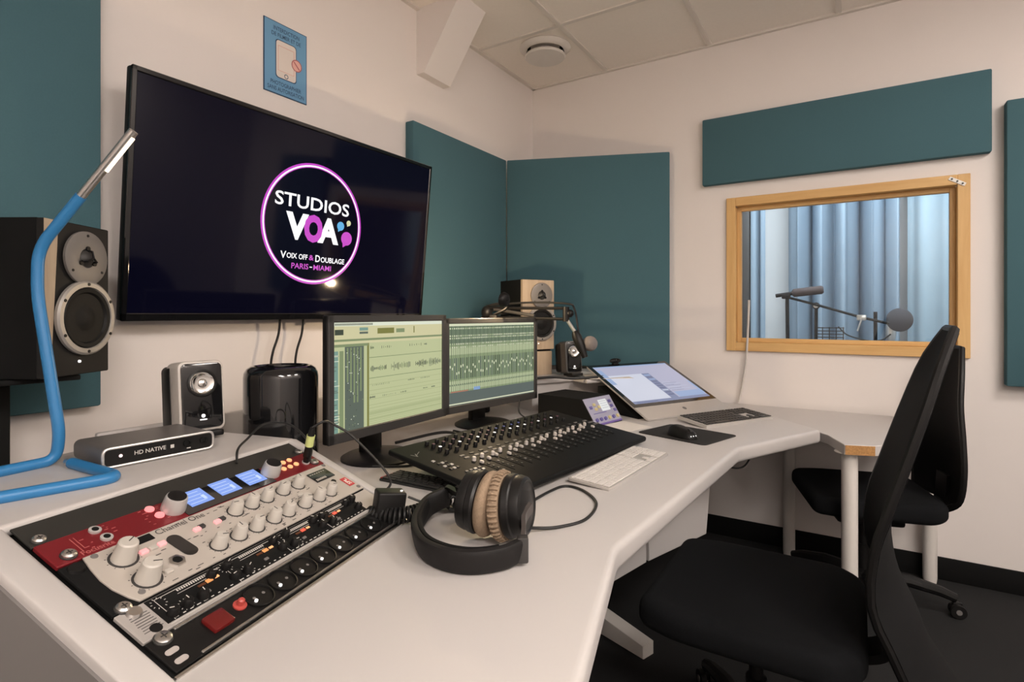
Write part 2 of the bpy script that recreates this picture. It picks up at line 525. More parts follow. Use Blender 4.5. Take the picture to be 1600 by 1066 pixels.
M_cur2 = mat('curtain_pale', (0.30, 0.395, 0.46), 0.85, noise=0.05, nscale=6)
curtain('curtain', 'pleated blue-grey curtain with deep folds behind the booth microphones', -0.435, 0.235, 4.42, 4.6, 0.16, 0.0, 2.5, M_cur, 3)
curtain('curtain', 'narrow blue curtain gathered at the left edge of the booth window', -0.65, -0.575, 4.36, 1.2, 0.04, 0.0, 2.5, M_cur, 5)
curtain('curtain', 'pale blue flat-hanging curtain on the right of the booth', 0.27, 1.25, 4.40, 3.6, 0.06, 0.0, 2.5, M_cur2, 8)
o = tag(MB().box((-0.735, 4.36, 1.2), (0.14, 0.06, 2.4), bev=0.02).build('acoustic_panel', M_dgrey), 'tall dark grey absorber at the left side of the booth', 'panel')

# booth microphones (world coordinates)
t = thing('microphone_stand', 'black boom stand holding the long shotgun microphone in the booth', 'mic stand', (-0.36, 3.9, 0))
mb = MB(); mb.cyl((-0.366, 3.9, 0.02), (-0.379, 3.9, 1.30), 0.011); mb.build('pole', M_black, t, world=True)
mb = MB(); mb.tube([(-0.385, 3.9, 1.295), (-0.218, 3.9, 1.245), (0.017, 3.9, 1.168), (0.16, 3.9, 1.13)], 0.008); mb.build('boom', M_black, t, world=True)
mb = MB(); mb.box((0.02, 3.9, 1.165), (0.05, 0.035, 0.035), bev=.006); mb.cyl((0.02, 3.88, 1.155), (0.0, 3.88, 1.085), .005); mb.build('clutch', M_silver, t, world=True)
for a in (20, 140, 260):
    mb = MB(); mb.cyl((-0.355, 3.9, 0.12), (-0.355 + .3 * cos(radians(a)), 3.9 + .3 * sin(radians(a)), 0.012), .01); mb.build('leg', M_black, t, world=True)
t = thing('shotgun_microphone', 'long dark shotgun microphone with foam cover above booth stand', 'microphone', (-0.36, 3.9, 1.33))
mb = MB(); mb.cyl((-0.445, 3.9, 1.303), (-0.34, 3.9, 1.319), .012); mb.build('body', M_black, t, world=True)
mb = MB(); mb.tube([(-0.352, 3.9, 1.317), (-0.342, 3.9, 1.319), (-0.187, 3.9, 1.336), (-0.177, 3.9, 1.337)], [.014, .026, .026, .018], n=16); mb.build('foam_cover', mat('foam_brown', (0.06, 0.045, 0.045), 0.95), t, world=True)
mb = MB(); mb.box((-0.385, 3.9, 1.298), (0.05, 0.03, 0.03), bev=.006); mb.build('clip', M_black, t, world=True)
t = thing('microphone_stand', 'black upright microphone stand with round clamp in the booth middle', 'mic stand', (-0.16, 3.95, 0))
mb = MB(); mb.cyl((-0.228, 3.95, 0.02), (-0.22, 3.95, 1.235), 0.010); mb.build('pole', M_black, t, world=True)
mb = MB(); mb.sphere((-0.22, 3.945, 1.238), 0.022); mb.cyl((-0.22, 3.945, 1.238), (-0.22, 3.91, 1.238), .014, m=1); mb.build('clamp', [M_black, M_silver], t, world=True)
mb = MB(); mb.lathe([(0.12, 0), (0.12, .012), (.02, .03)], 24, T(-0.228, 3.95, 0.0)); mb.build('base', M_black, t, world=True)
t = thing('microphone_stand', 'black stand with round pop screen and large microphone in booth', 'mic stand', (0.19, 3.9, 0))
mb = MB(); mb.cyl((0.09, 3.92, 0.02), (0.09, 3.92, 1.20), 0.010); mb.build('pole', M_black, t, world=True)
mb = MB(); mb.tube(crom([(-0.10, 3.9, 1.11), (-0.05, 3.9, 1.06), (0.05, 3.9, 1.03), (0.12, 3.9, 1.035), (0.165, 3.9, 1.07)]), 0.004); mb.build('cable', M_cable, t, world=True)
mb = MB(); mb.lathe([(0.062, -.004), (0.068, 0), (0.062, .004)], 30, T(0.205, 3.88, 1.153) @ RX(90) @ RY(-20)); mb.build('pop_screen', mat('pop_screen_mesh', (0.05, 0.05, 0.06), 0.8), t, world=True)
mb = MB(); mb.tube([(0.165, 3.93, 1.03), (0.165, 3.93, 1.05), (0.17, 3.93, 1.14), (0.171, 3.93, 1.16)], [.02, .026, .026, .014], n=16); mb.build('microphone_body', M_silver, t, world=True)
mb = MB(); mb.lathe([(0.12, 0), (0.12, .012), (.02, .03)], 24, T(0.09, 3.92, 0.0)); mb.build('base', M_black, t, world=True)
t = thing('music_stand', 'dark folding music stand low behind the booth glass', 'stand', (-0.02, 4.0, 0))
mb = MB(); mb.cyl((-0.15, 4.0, 0), (-0.15, 4.0, 1.0), .01); mb.build('pole', M_black, t, world=True)
mb = MB()
for k in range(6):
    mb.box((-0.15, 4.0, 1.0 + .02 * k), (0.16, .006, .006))
for k in range(5):
    mb.box((-0.225 + .0375 * k, 4.0, 1.05), (.006, .006, .11))
mb.build('desk_grille', M_dgrey, t, world=True)

# ------------------------------------------------------------------ acoustic panels
def apanel(label, c, s, rz=0):
    mb = MB(); mb.box((0, 0, 0), s, bev=0.006, seg=2)
    o = mb.build('acoustic_panel', M_teal)
    o.location = c; o.rotation_euler = (0, 0, radians(rz))
    return tag(o, label, 'acoustic panel', 'teal acoustic panels')
apanel('teal fabric acoustic panel behind the large left loudspeaker', (XA + 0.026, 0.07, 1.54), (0.05, 1.22, 1.20))
apanel('teal fabric acoustic panel between the television and the room corner', (XA + 0.026, 2.32, 1.485), (0.05, 0.80, 1.20))
pa, pb = Vector((-1.765, 2.755)), Vector((-0.885, 3.095))
dv = pb - pa
ang = math.degrees(atan2(dv.y, dv.x))
nn = Vector((dv.y, -dv.x)).normalized()
pc = (pa + pb) / 2 + nn * 0.005
apanel('tall teal fabric acoustic panel set diagonally across the corner', (pc.x, pc.y, 1.49), (dv.length - 0.02, 0.045, 1.20), ang)
apanel('long low teal acoustic panel above the window', (-0.113, YB - 0.022, 2.058), (1.198, 0.042, 0.355))
apanel('teal acoustic panel at the right edge, beside the window', (0.83, YB - 0.03, 1.485), (0.60, 0.056, 1.20))

# ------------------------------------------------------------------ television
tv = thing('television', 'large wall-mounted black television showing a round studio logo', 'television', (-1.688, 1.321, 1.514), 90, rx=5.4)
mb = MB(); mb.box((0, 0.0, 0), (1.222, 0.030, 0.690), bev=0.006, seg=2); mb.box((0, 0.022, -0.02), (0.9, 0.03, 0.45), bev=.01); mb.build('body', M_black, tv)
mb = MB()
for (c, s) in (((0, -0.017, 0.338), (1.222, 0.008, 0.014)), ((0, -0.017, -0.334), (1.222, 0.008, 0.022)), ((-0.604, -0.017, 0), (0.014, 0.008, 0.69)), ((0.604, -0.017, 0), (0.014, 0.008, 0.69))):
    mb.box(c, s, bev=.002, seg=1)
mb.build('bezel', M_gloss, tv)
M_tvs = mat('tv_screen', (0.002, 0.002, 0.004), 0.07, emit=(0.0012, 0.0012, 0.006), es=1.0, spec=0.22)
mb = MB(); mb.box((0, -0.016, 0.002), (1.20, 0.004, 0.655)); scr = mb.build('screen', M_tvs, tv)
E_w = mat('logo_white', (0, 0, 0), 0.5, emit=(0.95, 0.95, 0.97), es=1.1)
E_p = mat('logo_purple', (0, 0, 0), 0.5, emit=S(190, 60, 190), es=1.1)
E_b = mat('logo_blue', (0, 0, 0), 0.5, emit=S(90, 175, 225), es=1.0)
E_y = mat('logo_cream', (0, 0, 0), 0.5, emit=S(215, 215, 170), es=1.0)
E_k = mat('logo_black', (0.001, 0.001, 0.001), 0.3, emit=(0.0005, 0.0004, 0.0008), es=1.0)
YS = -0.0186
def ring(mb, r0, r1, m, y=YS, n=72, c=(0, 0)):
    vs_, fs = [], []
    for k in range(n):
        a = 2 * pi * k / n
        vs_ += [(c[0] + r0 * cos(a), y, c[1] + r0 * sin(a)), (c[0] + r1 * cos(a), y, c[1] + r1 * sin(a))]
    for k in range(n):
        j = (k + 1) % n
        fs.append([2 * k, 2 * k + 1, 2 * j + 1, 2 * j])
    mb.add(vs_, fs, None, m)
def disc(mb, r, c, m, y=YS, n=40, sx=1, sz=1):
    mb.add([(c[0] + sx * r * cos(2 * pi * k / n), y, c[1] + sz * r * sin(2 * pi * k / n)) for k in range(n)], [list(range(n))], None, m)
mb = MB()
ring(mb, 0.204, 0.2095, 0)
ring(mb, 0.2095, 0.2165, 1)
ring(mb, 0.201, 0.204, 1)
mb.build('logo_ring', [E_w, E_p], scr, smooth=0)
mb = MB()
text_fit(mb, 'STUDIOS', -.167, .152, .049, .096, YS, 0, .015)
text_fit(mb, 'V', -.122, -.028, -.063, .032, YS, 0, .05)
text_fit(mb, 'O', -.046, .034, -.066, .035, YS - .0002, 1, .06)
text_fit(mb, 'A', .014, .110, -.063, .032, YS, 0, .05)
text_fit(mb, 'V', -.135, -.112, -.131, -.106, YS, 0, .02)
text_fit(mb, 'OIX', -.110, -.068, -.129, -.110, YS, 0, .02)
text_fit(mb, 'OFF', -.061, -.024, -.130, -.111, YS, 0, .02)
text_fit(mb, '&', -.018, .003, -.130, -.111, YS, 1, .02)
text_fit(mb, 'D', .010, .031, -.134, -.109, YS, 0, .02)
text_fit(mb, 'OUBLAGE', .034, .144, -.134, -.114, YS, 0, .02)
text_fit(mb, 'PARIS', -.089, -.018, -.164, -.144, YS, 1, .015)
text_fit(mb, '-', -.013, -.002, -.1565, -.153, YS, 0, 0)
text_fit(mb, 'MIAMI', .004, .083, -.164, -.145, YS, 1, .015)
for (r_, c_, m_) in ((0.0168, (0.116, 0.010), 2), (0.0105, (0.154, 0.026), 3), (0.026, (0.148, -0.034), 1)):
    disc(mb, r_, c_, m_)
    mb.add([(c_[0] - r_ * .75, YS, c_[1] - r_ * .2), (c_[0] - r_ * .62, YS, c_[1] - r_ * 1.35), (c_[0] + r_ * .25, YS, c_[1] - r_ * .8)], [[0, 1, 2]], None, m_)
mb.build('logo_lettering', [E_w, E_p, E_b, E_y], scr, smooth=0)
mb = MB(); mb.box((0.09, -0.010, -0.351), (0.035, 0.012, 0.008), bev=.002); mb.build('sensor_tab', M_dgrey, tv)
mb = MB(); mb.box((0, 0.047, 0), (0.35, 0.05, 0.25)); mb.build('wall_bracket', M_blackm, tv)

# no-photography sign
sg = thing('wall_sign', 'small blue no-photography sign with a phone symbol above the television', 'sign', (XA + 0.002, 1.2845, 2.118), 90)
M_sgn = mat('sign_blue', S(108, 158, 196), 0.6)
M_sgd = mat('sign_dark', S(40, 72, 105), 0.6)
M_sgw = mat('sign_pale', S(222, 212, 205), 0.6)
M_sgp = mat('sign_pink', S(225, 175, 165), 0.6)
mb = MB(); mb.box((0, 0, 0), (0.180, 0.003, 0.262), m=1); mb.box((0, -0.0008, 0), (0.174, 0.003, 0.256)); mb.build('board', [M_sgn, M_sgd], sg)
mb = MB()
ys_ = -0.0028
text_fit(mb, 'INTERDICTION', -.052, .056, .099, .114, ys_, 0, .01)
text_fit(mb, 'DE FILMER ET DE', -.060, .062, .078, .092, ys_, 0, .01)
text_fit(mb, 'PHOTOGRAPHIER', -.064, .064, -.098, -.083, ys_, 0, .01)
text_fit(mb, 'SANS AUTORISATION', -.076, .076, -.119, -.104, ys_, 0, .01)
stuff(mb.build('lettering', M_sgd, sg, smooth=0))
mb = MB()
mb.prism([(-.044, -.07), (.044, -.07), (.044, .07), (-.044, .07)], 0, .0006, T(0, ys_ + .0006, 0) @ FRONT, 1, vbev=.012)
mb.prism([(-.041, -.067), (.041, -.067), (.041, .067), (-.041, .067)], 0, .0010, T(0, ys_ + .0006, 0) @ FRONT, 0, vbev=.011)
ring(mb, .006, .0085, 1, ys_ - .0008, 24, (0, -.056))
for (c, s) in (((0, ys_ - .0006, .048), (.066, .0004, .0016)), ((0, ys_ - .0006, -.042), (.066, .0004, .0016)), ((-.033, ys_ - .0006, .003), (.0016, .0004, .09)), ((.033, ys_ - .0006, .003), (.0016, .0004, .09))):
    mb.box(c, s, m=2)
mb.build('phone_symbol', [M_sgw, M_sgd, M_sgp], sg)
mb = MB(); disc(mb, .021, (.044, .0), 0, ys_ - .0010, 30); ring(mb, .019, .0225, 1, ys_ - .0013, 30, (.044, 0)); mb.box((.044, ys_ - .0013, 0), (.034, .0003, .004), T(.044, 0, 0) @ RY(45) @ T(-.044, 0, 0), 1)
mb.build('prohibition_symbol', [M_sgp, mat('sign_red', S(170, 95, 100), .6)], sg, smooth=0)

# ------------------------------------------------------------------ desk
DZ = 0.74
desk = thing('studio_desk', 'large white angled studio desk with rounded edges and raised equipment shelves', 'desk', (-1.0, 1.4, 0))
TOP = [(-0.703, 0.312), (-0.233, 0.417), (-0.392, 1.010), (-0.336, 1.971), (-0.119, 2.442), (-0.42, 2.79), (-1.10, 3.07), (-1.60, 2.90), (-1.60, 0.60), (-1.385, 0.163)]
mb = MB(); mb.prism(TOP, DZ - 0.052, DZ, bev=0.019, seg=4, vbev=0.012, vseg=2); mb.build('worktop', M_white, desk, world=True)
# left riser, rack frame: x along the rack, y up the slope
RB = Vector((-0.713, 0.358, DZ + 0.002))
RTILT, RROT = 22.9, 102.6
RFRAME = T(*RB) @ RZ(RROT)                    # horizontal frame
RACK = RFRAME @ RX(RTILT)                     # sloped frame
ct, st = cos(radians(RTILT)), sin(radians(RTILT))
RL = 0.352
yh, zh = RL * ct, RL * st
YZM = Matrix(((0, 0, 1, 0), (1, 0, 0, 0), (0, 1, 0, 0), (0, 0, 0, 1)))
def side_board(x0, x1, m=0):
    """sloping side board of a riser, profile in y-z"""
    prof = [(-0.012, 0.0), (yh, zh + 0.006), (0.70, zh + 0.006), (0.70, 0.0)]
    q = MB()
    q.prism(prof, x0, x1, Matrix(((0, 0, 1, 0), (1, 0, 0, 0), (0, 1, 0, 0), (0, 0, 0, 1))), bev=0.008, seg=3)
    return q
for (a, b) in ((-0.050, -0.004), (0.566, 0.592)):
    q = side_board(a, b); q.v = [RFRAME @ p for p in q.v]; q.build('riser_side', M_white, desk, world=True)
mb = MB(); mb.prism([(-0.046, yh + 0.004), (0.588, yh + 0.004), (0.588, 0.70), (-0.046, 0.70)], zh - 0.012, zh + 0.008, RFRAME, bev=0.009, seg=3); mb.build('riser_shelf', M_white, desk, world=True)
mb = MB(); mb.prism([(0.0, -0.0), (yh, zh - 0.014), (0.62, zh - 0.014), (0.62, 0.0)], -0.004, 0.566, RFRAME @ Matrix(((0, 0, 1, 0), (1, 0, 0, 0), (0, 1, 0, 0), (0, 0, 0, 1)))); mb.build('rack_well', M_blackm, desk, world=True)
mb = MB(); mb.box((0.28, -0.004, 0.001), (0.57, 0.004, 0.006), RACK); mb.build('rack_trim', M_silver, desk, world=True)
SHZ = RB.z + zh + 0.008                       # top of the raised shelves
# right riser: sloped bed for the all-in-one computer and a shelf behind
QB = Vector((-0.738, 2.245, DZ))
QF = T(*QB) @ RZ(63.2)
mb = MB(); mb.prism([(0.06, 0.0), (yh, SHZ - DZ - 0.035), (yh, 0.0)], 0.004, 0.524, QF @ Matrix(((0, 0, 1, 0), (1, 0, 0, 0), (0, 1, 0, 0), (0, 0, 0, 1)))); mb.build('sloped_bed', M_blackm, desk, world=True)
mb = MB(); mb.prism([(-0.30, 0.43), (-0.06, 0.43), (-0.06, yh + .002), (0.56, yh + .002), (0.56, 0.60), (0.1, 0.78), (-0.30, 0.78)], SHZ - DZ - 0.022, SHZ - DZ, QF, bev=0.008, seg=3); mb.build('riser_shelf', M_white, desk, world=True)
mb = MB(); mb.prism([(-0.28, 0.45), (0.54, 0.45), (0.54, 0.58), (0.1, 0.74), (-0.28, 0.74)], 0.0, SHZ - DZ - 0.02, QF); mb.build('riser_body', M_white, desk, world=True)
# rear upstand by the wall
mb = MB(); mb.box((-1.62, 1.62, 0.81), (0.018, 2.0, 0.16), bev=.006); mb.build('rear_upstand', M_white, desk, world=True)
# end panel, modesty panels and feet
mb = MB(); mb.prism([(-0.44, -0.73), (-0.44, -0.055), (-0.02, -0.055), (-0.006, -0.012), (yh, zh - 0.008), (0.69, zh - 0.008), (0.69, -0.73)], -0.054, -0.0495, RFRAME @ YZM); mb.build('end_panel', mat('shaded_laminate', (.20, .185, .18), .5), desk, world=True)  # the grey is shade put into the end panel's laminate colour
def mpanel(a, b, z0, z1, th=0.018, slant=0.0):
    a, b = Vector(a), Vector(b)
    d = b - a
    mb = MB()
    an = math.degrees(atan2(d.y, d.x)); c = (a + b) / 2
    Mx = T(c.x, c.y, 0) @ RZ(an)
    l = d.length / 2
    mb.prism([(-l, z0), (l - slant, z0), (l, z1), (-l, z1)], -th / 2, th / 2, Mx @ RX(90), bev=.002, seg=1)
    return mb.build('modesty_panel', M_white, desk, world=True)
mpanel((-0.78, 1.05), (-0.605, 1.80), 0.36, 0.69)
mpanel((-0.600, 1.815), (-0.475, 2.20), 0.36, 0.69, slant=0.05)
mpanel((-1.3, 0.95), (-1.3, 2.3), 0.30, 0.69)
for (a, b) in (((-1.05, 2.03), (-0.615, 1.875)), ((-1.20, 0.62), (-0.78, 0.72))):
    a, b = Vector((*a, 0)), Vector((*b, 0))
    d = b - a
    Mx = T(*a) @ RZ(math.degrees(atan2(d.y, d.x)))
    mb = MB()
    l = d.length
    mb.prism([(0, 0), (l, 0), (l, 0.045), (l * .45, 0.075), (0, 0.075)], -0.03, 0.03, Mx @ RX(90), bev=.004, seg=2)
    ft = mb.build('foot', M_whiteleg, desk, world=True)
    mb = MB(); mb.box((l * .42, 0, 0.38), (0.09, 0.05, 0.62), Mx, bev=.006); mb.build('leg', M_whiteleg, desk, world=True)

# ------------------------------------------------------------------ side table by the window
tb = thing('side_table', 'white table with round legs and raw chipboard corner under the window', 'table', (0.0, 2.75, 0))
TZ = 0.715
TP = [(-0.10, 2.49), (-0.04, 2.335), (0.055, 2.37), (0.16, 2.48), (0.18, 2.93), (0.30, 3.03), (0.31, 3.10), (-0.80, 3.10), (-0.72, 2.98), (-0.40, 2.83)]
mb = MB(); mb.prism(TP, TZ - 0.038, TZ, bev=0.002, seg=1); mb.build('tabletop', M_white, tb, world=True)
pa_, pb_ = Vector((-0.04, 2.335)), Vector((0.055, 2.37))
dd = pb_ - pa_; cc = (pa_ + pb_) / 2; na = Vector((dd.y, -dd.x)).normalized() * .0015
mb = MB(); mb.box((0, 0, 0), (dd.length - .004, .002, .034), T(cc.x + na.x, cc.y + na.y, TZ - .019) @ RZ(math.degrees(atan2(dd.y, dd.x)))); mb.build('chipboard_edge', M_chip, tb, world=True)
for (x, y) in ((-0.025, 2.40), (-0.285, 3.02), (0.272, 3.06)):
    mb = MB(); mb.lathe([(0.024, 0), (0.027, 0.02), (0.027, TZ - 0.042), (0.05, TZ - 0.040), (0.05, TZ - 0.038)], 24, T(x, y, 0)); mb.build('leg', M_whiteleg, tb, world=True)

# ------------------------------------------------------------------ rack equipment (top-level units lying in the sloped rack)
def rack_thing(name, label, cat, y):
    o = link(name, None)
    loc = RACK @ Vector((0, y, 0.0))
    o.location = loc
    o.rotation_euler = (radians(RTILT), 0, radians(RROT))
    MW[o] = Matrix.LocRotScale(loc, o.rotation_euler, None)
    o.empty_display_size = .05
    return tag(o, label, cat, 'rack units in the sloped desk rack')
def screw(parent, x, y, z, r=.0085):
    mb = MB()
    mb.lathe([(r * 1.15, 0), (r * 1.15, .0015)], 16, T(x, y, z), 1)
    mb.lathe([(r, .0015), (r, .004), (r * .7, .006)], 16, T(x, y, z))
    mb.box((0, 0, .0062), (r * .9, .0014, .0006), T(x, y, z), 1); mb.box((0, 0, .0062), (.0014, r * .9, .0006), T(x, y, z), 1)
    return mb.build('screw', [M_silver, M_dgrey], parent)
RW = 0.558
# blank panel at the top
u = rack_thing('rack_blank_panel', 'plain black rack panel along the upper edge of the rack', 'rack panel', 0.298)
mb = MB(); mb.box((RW / 2, 0.026, 0.002), (RW, 0.052, 0.004), bev=.001, seg=1); mb.build('face_plate', mat('blank_black', (0.022, 0.021, 0.018), .6, noise=.15, nscale=20), u)
screw(u, 0.014, 0.010, 0.004)
screw(u, RW - 0.014, 0.010, 0.004)
# red preamp
M_red = mat('preamp_red', (0.20, 0.012, 0.018), 0.35, metal=0.3)
M_redl = mat('red_led', (0.5, 0.1, 0.1), 0.4, emit=(1.0, 0.35, 0.35), es=0.9)
M_redd = mat('red_print', (0.42, 0.10, 0.10), 0.5)
M_ambl = mat('amber_led', (0.5, 0.3, 0.1), 0.4, emit=(1.0, 0.42, 0.22), es=0.9)
u = rack_thing('red_preamp', 'red audio interface unit with three blue displays and silver knobs', 'audio unit', 0.241)
mb = MB(); mb.box((RW / 2, 0.0275, 0.004), (RW, 0.055, 0.008), bev=.0015, seg=1); mb.build('face_plate', M_red, u)
mb = MB(); mb.box((0.306, 0.0275, 0.0085), (0.205, 0.053, 0.0014)); mb.build('display_surround', M_gloss, u)
M_lcd = mat('blue_lcd', (0.02, 0.03, 0.08), 0.3, emit=S(135, 165, 235), es=1.0)
M_lcdw = mat('blue_lcd_line', (0.02, 0.03, 0.08), 0.3, emit=S(205, 222, 250), es=1.0)
for x in (0.245, 0.309, 0.374):
    mb = MB(); mb.box((x, 0.036, 0.0096), (0.046, 0.041, 0.001)); d_ = mb.build('display', M_lcd, u)
    mb = MB()
    for k in range(4):
        mb.box((x - .004, 0.022 + .009 * k, 0.0103), (0.034, 0.0009, 0.0003))
    mb.box((x + .012, .03, .0103), (.006, .012, .0003))
    mb.build('display_lines', M_lcdw, d_)
for x in (0.195, 0.418):
    mb = MB()
    mb.lathe([(0.0195, 0.008), (0.0195, 0.014), (0.0175, 0.030), (0.0165, 0.033), (0.014, 0.034)], 28, T(x, 0.029, 0), cap1=False)
    k_ = mb.build('knob', mat('knob_silver', (.55, .53, .52), .28, metal=.35), u)
    mb = MB(); mb.lathe([(0.0148, 0.0335), (0.0146, 0.0350)], 28, T(x, 0.029, 0)); mb.build('knob_cap', M_black, k_)
for (x, y) in ((0.075, 0.043), (0.078, 0.020), (0.519, 0.022)):
    mb = MB(); mb.lathe([(0.0085, .008), (0.0085, .011), (0.005, .0115)], 18, T(x, y, 0)); mb.lathe([(.0048, .0114), (.0048, .0119)], 14, T(x, y, 0), 1); mb.build('jack_socket', [MATS['knob_silver'], M_blackm], u)
for (x, y) in ((0.165, 0.047), (0.168, 0.026)):
    mb = MB(); mb.lathe([(0.0075, .008), (0.007, .0105)], 18, T(x, y, 0)); mb.build('button', M_redl, u)
for (x, y) in ((0.456, 0.027), (0.475, 0.027), (0.495, 0.028), (0.473, 0.046), (0.493, 0.047)):
    mb = MB(); mb.lathe([(0.006, .008), (0.0055, .0105)], 16, T(x, y, 0)); mb.build('button', M_ambl, u)
mb = MB()
rr = random.Random(3)
for k in range(26):
    x = rr.choice([rr.uniform(.045, .068), rr.uniform(.088, .1), rr.uniform(.145, .157), rr.uniform(.18, .176), rr.uniform(.44, .5)])
    mb.box((x, rr.uniform(.010, .05), .0082), (rr.uniform(.002, .006), .0013, .0004))
mb.box((.040, .027, .0082), (.0012, .034, .0004)); mb.box((.045, .030, .0082), (.0012, .028, .0004))
text_mb(mb, 'Focusrite', .0125, T(.058, .007, .0083), bold=.0002)
stuff(mb.build('printed_legend', M_redd, u, smooth=0))
for x in (0.022, RW - 0.02):
    screw(u, x, 0.014, 0.008, .0095)
# channel strip
M_cream = mat('channel_cream', (0.50, 0.455, 0.41), 0.42, metal=0.15)
M_creamk = mat('channel_knob', (0.52, 0.485, 0.44), 0.38)
u = rack_thing('channel_strip', 'beige two-row microphone channel strip with many beige knobs', 'audio unit', 0.123)
mb = MB(); mb.box((RW / 2, 0.0585, 0.003), (RW, 0.116, 0.006), bev=.001, seg=1); mb.build('back_plate', M_blackm, u)
cv = [(0.031, 0.116), (0.026, 0.090), (0.023, 0.065), (0.024, 0.040), (0.030, 0.015), (0.036, 0.001)]
poly = [(RW - 0.002, 0.001), (RW - .002, 0.116)] + cv
mb = MB(); mb.prism(poly[::-1], 0.006, 0.0095, bev=.0008, seg=1); mb.build('face_plate', M_cream, u)
zc = .0095
def cknob(x, y, r, hgt, lab='knob'):
    mb = MB()
    mb.lathe([(r * 1.02, 0), (r, .002), (r * .80, hgt - .002), (r * .68, hgt)], 20, T(x, y, zc))
    mb.lathe([(r * 1.22, 0), (r * 1.22, .0008)], 24, T(x, y, zc - .0002), 1)
    a = rr.uniform(-2.2, 2.2)
    mb.box((0, r * .35, hgt + .0001), (.0014, r * .7, .0006), T(x, y, zc) @ RZ(math.degrees(a)), 1)
    return mb.build(lab, [M_creamk, M_dgrey], u)
for (x, y) in ((0.068, 0.084), (0.067, 0.030)):
    cknob(x, y, .0165, .030)
for x in (0.271, 0.309, 0.346, 0.390, 0.433):
    cknob(x, .084, .0125, .022)
for x in (0.189, 0.230, 0.269, 0.311, 0.347, 0.394, 0.436, 0.472):
    cknob(x, .029, .0125, .022)
mb = MB(); mb.prism([(-.0115, -.028), (.0115, -.028), (.0115, .028), (-.0115, .028)], 0, .0012, T(.147, .062, zc) @ RZ(4), vbev=.0112, vseg=5); mb.build('meter_window', M_gloss, u)
M_pinkl = mat('pink_button_led', (0.6, 0.3, 0.3), 0.4, emit=(0.95, 0.35, 0.36), es=0.75)
for (x, y, m) in ((.095, .079, M_pinkl), (.110, .079, M_creamk), (.125, .080, M_pinkl), (.187, .079, M_pinkl), (.197, .081, M_dgrey), (.226, .077, M_pinkl), (.237, .079, M_dgrey), (.095, .024, M_creamk), (.330, .052, M_creamk), (.41, .055, M_creamk), (.372, .05, M_creamk)):
    mb = MB(); mb.box((x, y, zc + .002), (.012, .0085, .005), bev=.001, seg=1); mb.build('button', m, u)
mb = MB(); mb.lathe([(.0125, 0), (.0125, .003), (.008, .004), (.0075, .0032)], 6, T(.118, .036, zc)); mb.lathe([(.007, .0036), (.007, .0040)], 16, T(.118, .036, zc), 1); mb.build('jack_socket', [M_silver, M_blackm], u)
mb = MB(); mb.box((.506, .084, zc + .001), (.058, .032, .002)); mt_ = mb.build('level_meter', M_gloss, u)
mb = MB()
for k in range(7):
    mb.box((.482 + .0045 * k, .074, zc + .0022), (.003, .006, .0004)); mb.box((.482 + .007 * k, .094, zc + .0022), (.004, .0018, .0004))
mb.build('meter_marks', M_cream, mt_)
mb = MB(); mb.lathe([(.006, 0), (.0055, .006)], 16, T(.507, .05, zc)); mb.build('button', M_black, u)
mb = MB(); mb.box((.540, .036, zc + .0006), (.018, .030, .0012)); bd = mb.build('maker_badge', mat('badge_red', S(190, 55, 60), .5), u)
mb = MB(); text_mb(mb, 'SPL', .015, T(.540, .036, zc + .0014) @ RZ(90), bold=.0004); mb.build('badge_lettering', mat('badge_white', (.8, .75, .7), .5), bd, smooth=0)
mb = MB(); mb.box((.112, .105, zc + .0004), (.030, .015, .0008)); pl = mb.build('name_plate', M_blackm, u)
mb = MB(); text_mb(mb, 'Channel One', .0165, T(.134, .107, zc + .0005), align='LEFT'); rr2 = random.Random(9)
for k in range(70):
    mb.box((rr2.uniform(.09, .46), rr2.choice([.008, .05, .053, .107, .066]) + rr2.uniform(-.003, .003), zc + .0004), (rr2.uniform(.003, .010), .0011, .0003))
stuff(mb.build('printed_legend', M_dgrey, u, smooth=0))
mb = MB()
for (cx_, cy_) in [(0.068, 0.084), (0.067, 0.030)] + [(x, .084) for x in (0.271, 0.309, 0.346, 0.390, 0.433)] + [(x, .029) for x in (0.189, 0.230, 0.269, 0.311, 0.347, 0.394, 0.436, 0.472)]:
    R_ = .0225 if cx_ < .08 else .0172
    for k in range(11):
        a = radians(-60 + 30 * k)
        mb.box((R_, 0, 0), (.002, .0008, .0003), T(cx_, cy_, zc + .0003) @ RZ(math.degrees(a)))
stuff(mb.build('dial_ticks', M_dgrey, u))
for (x, y) in ((.043, .110), (.047, .013), (.545, .110), (.548, .010)):
    mb = MB(); mb.lathe([(.005, 0), (.0045, .0012), (.002, .0008)], 12, T(x, y, zc)); mb.build('panel_screw', M_mgrey, u)
screw(u, 0.016, 0.004, 0.006, .0095)
mb = MB(); mb.lathe([(.011, .006), (.0095, .010)], 16, T(.016, .103, 0)); mb.build('screw', M_black, u)
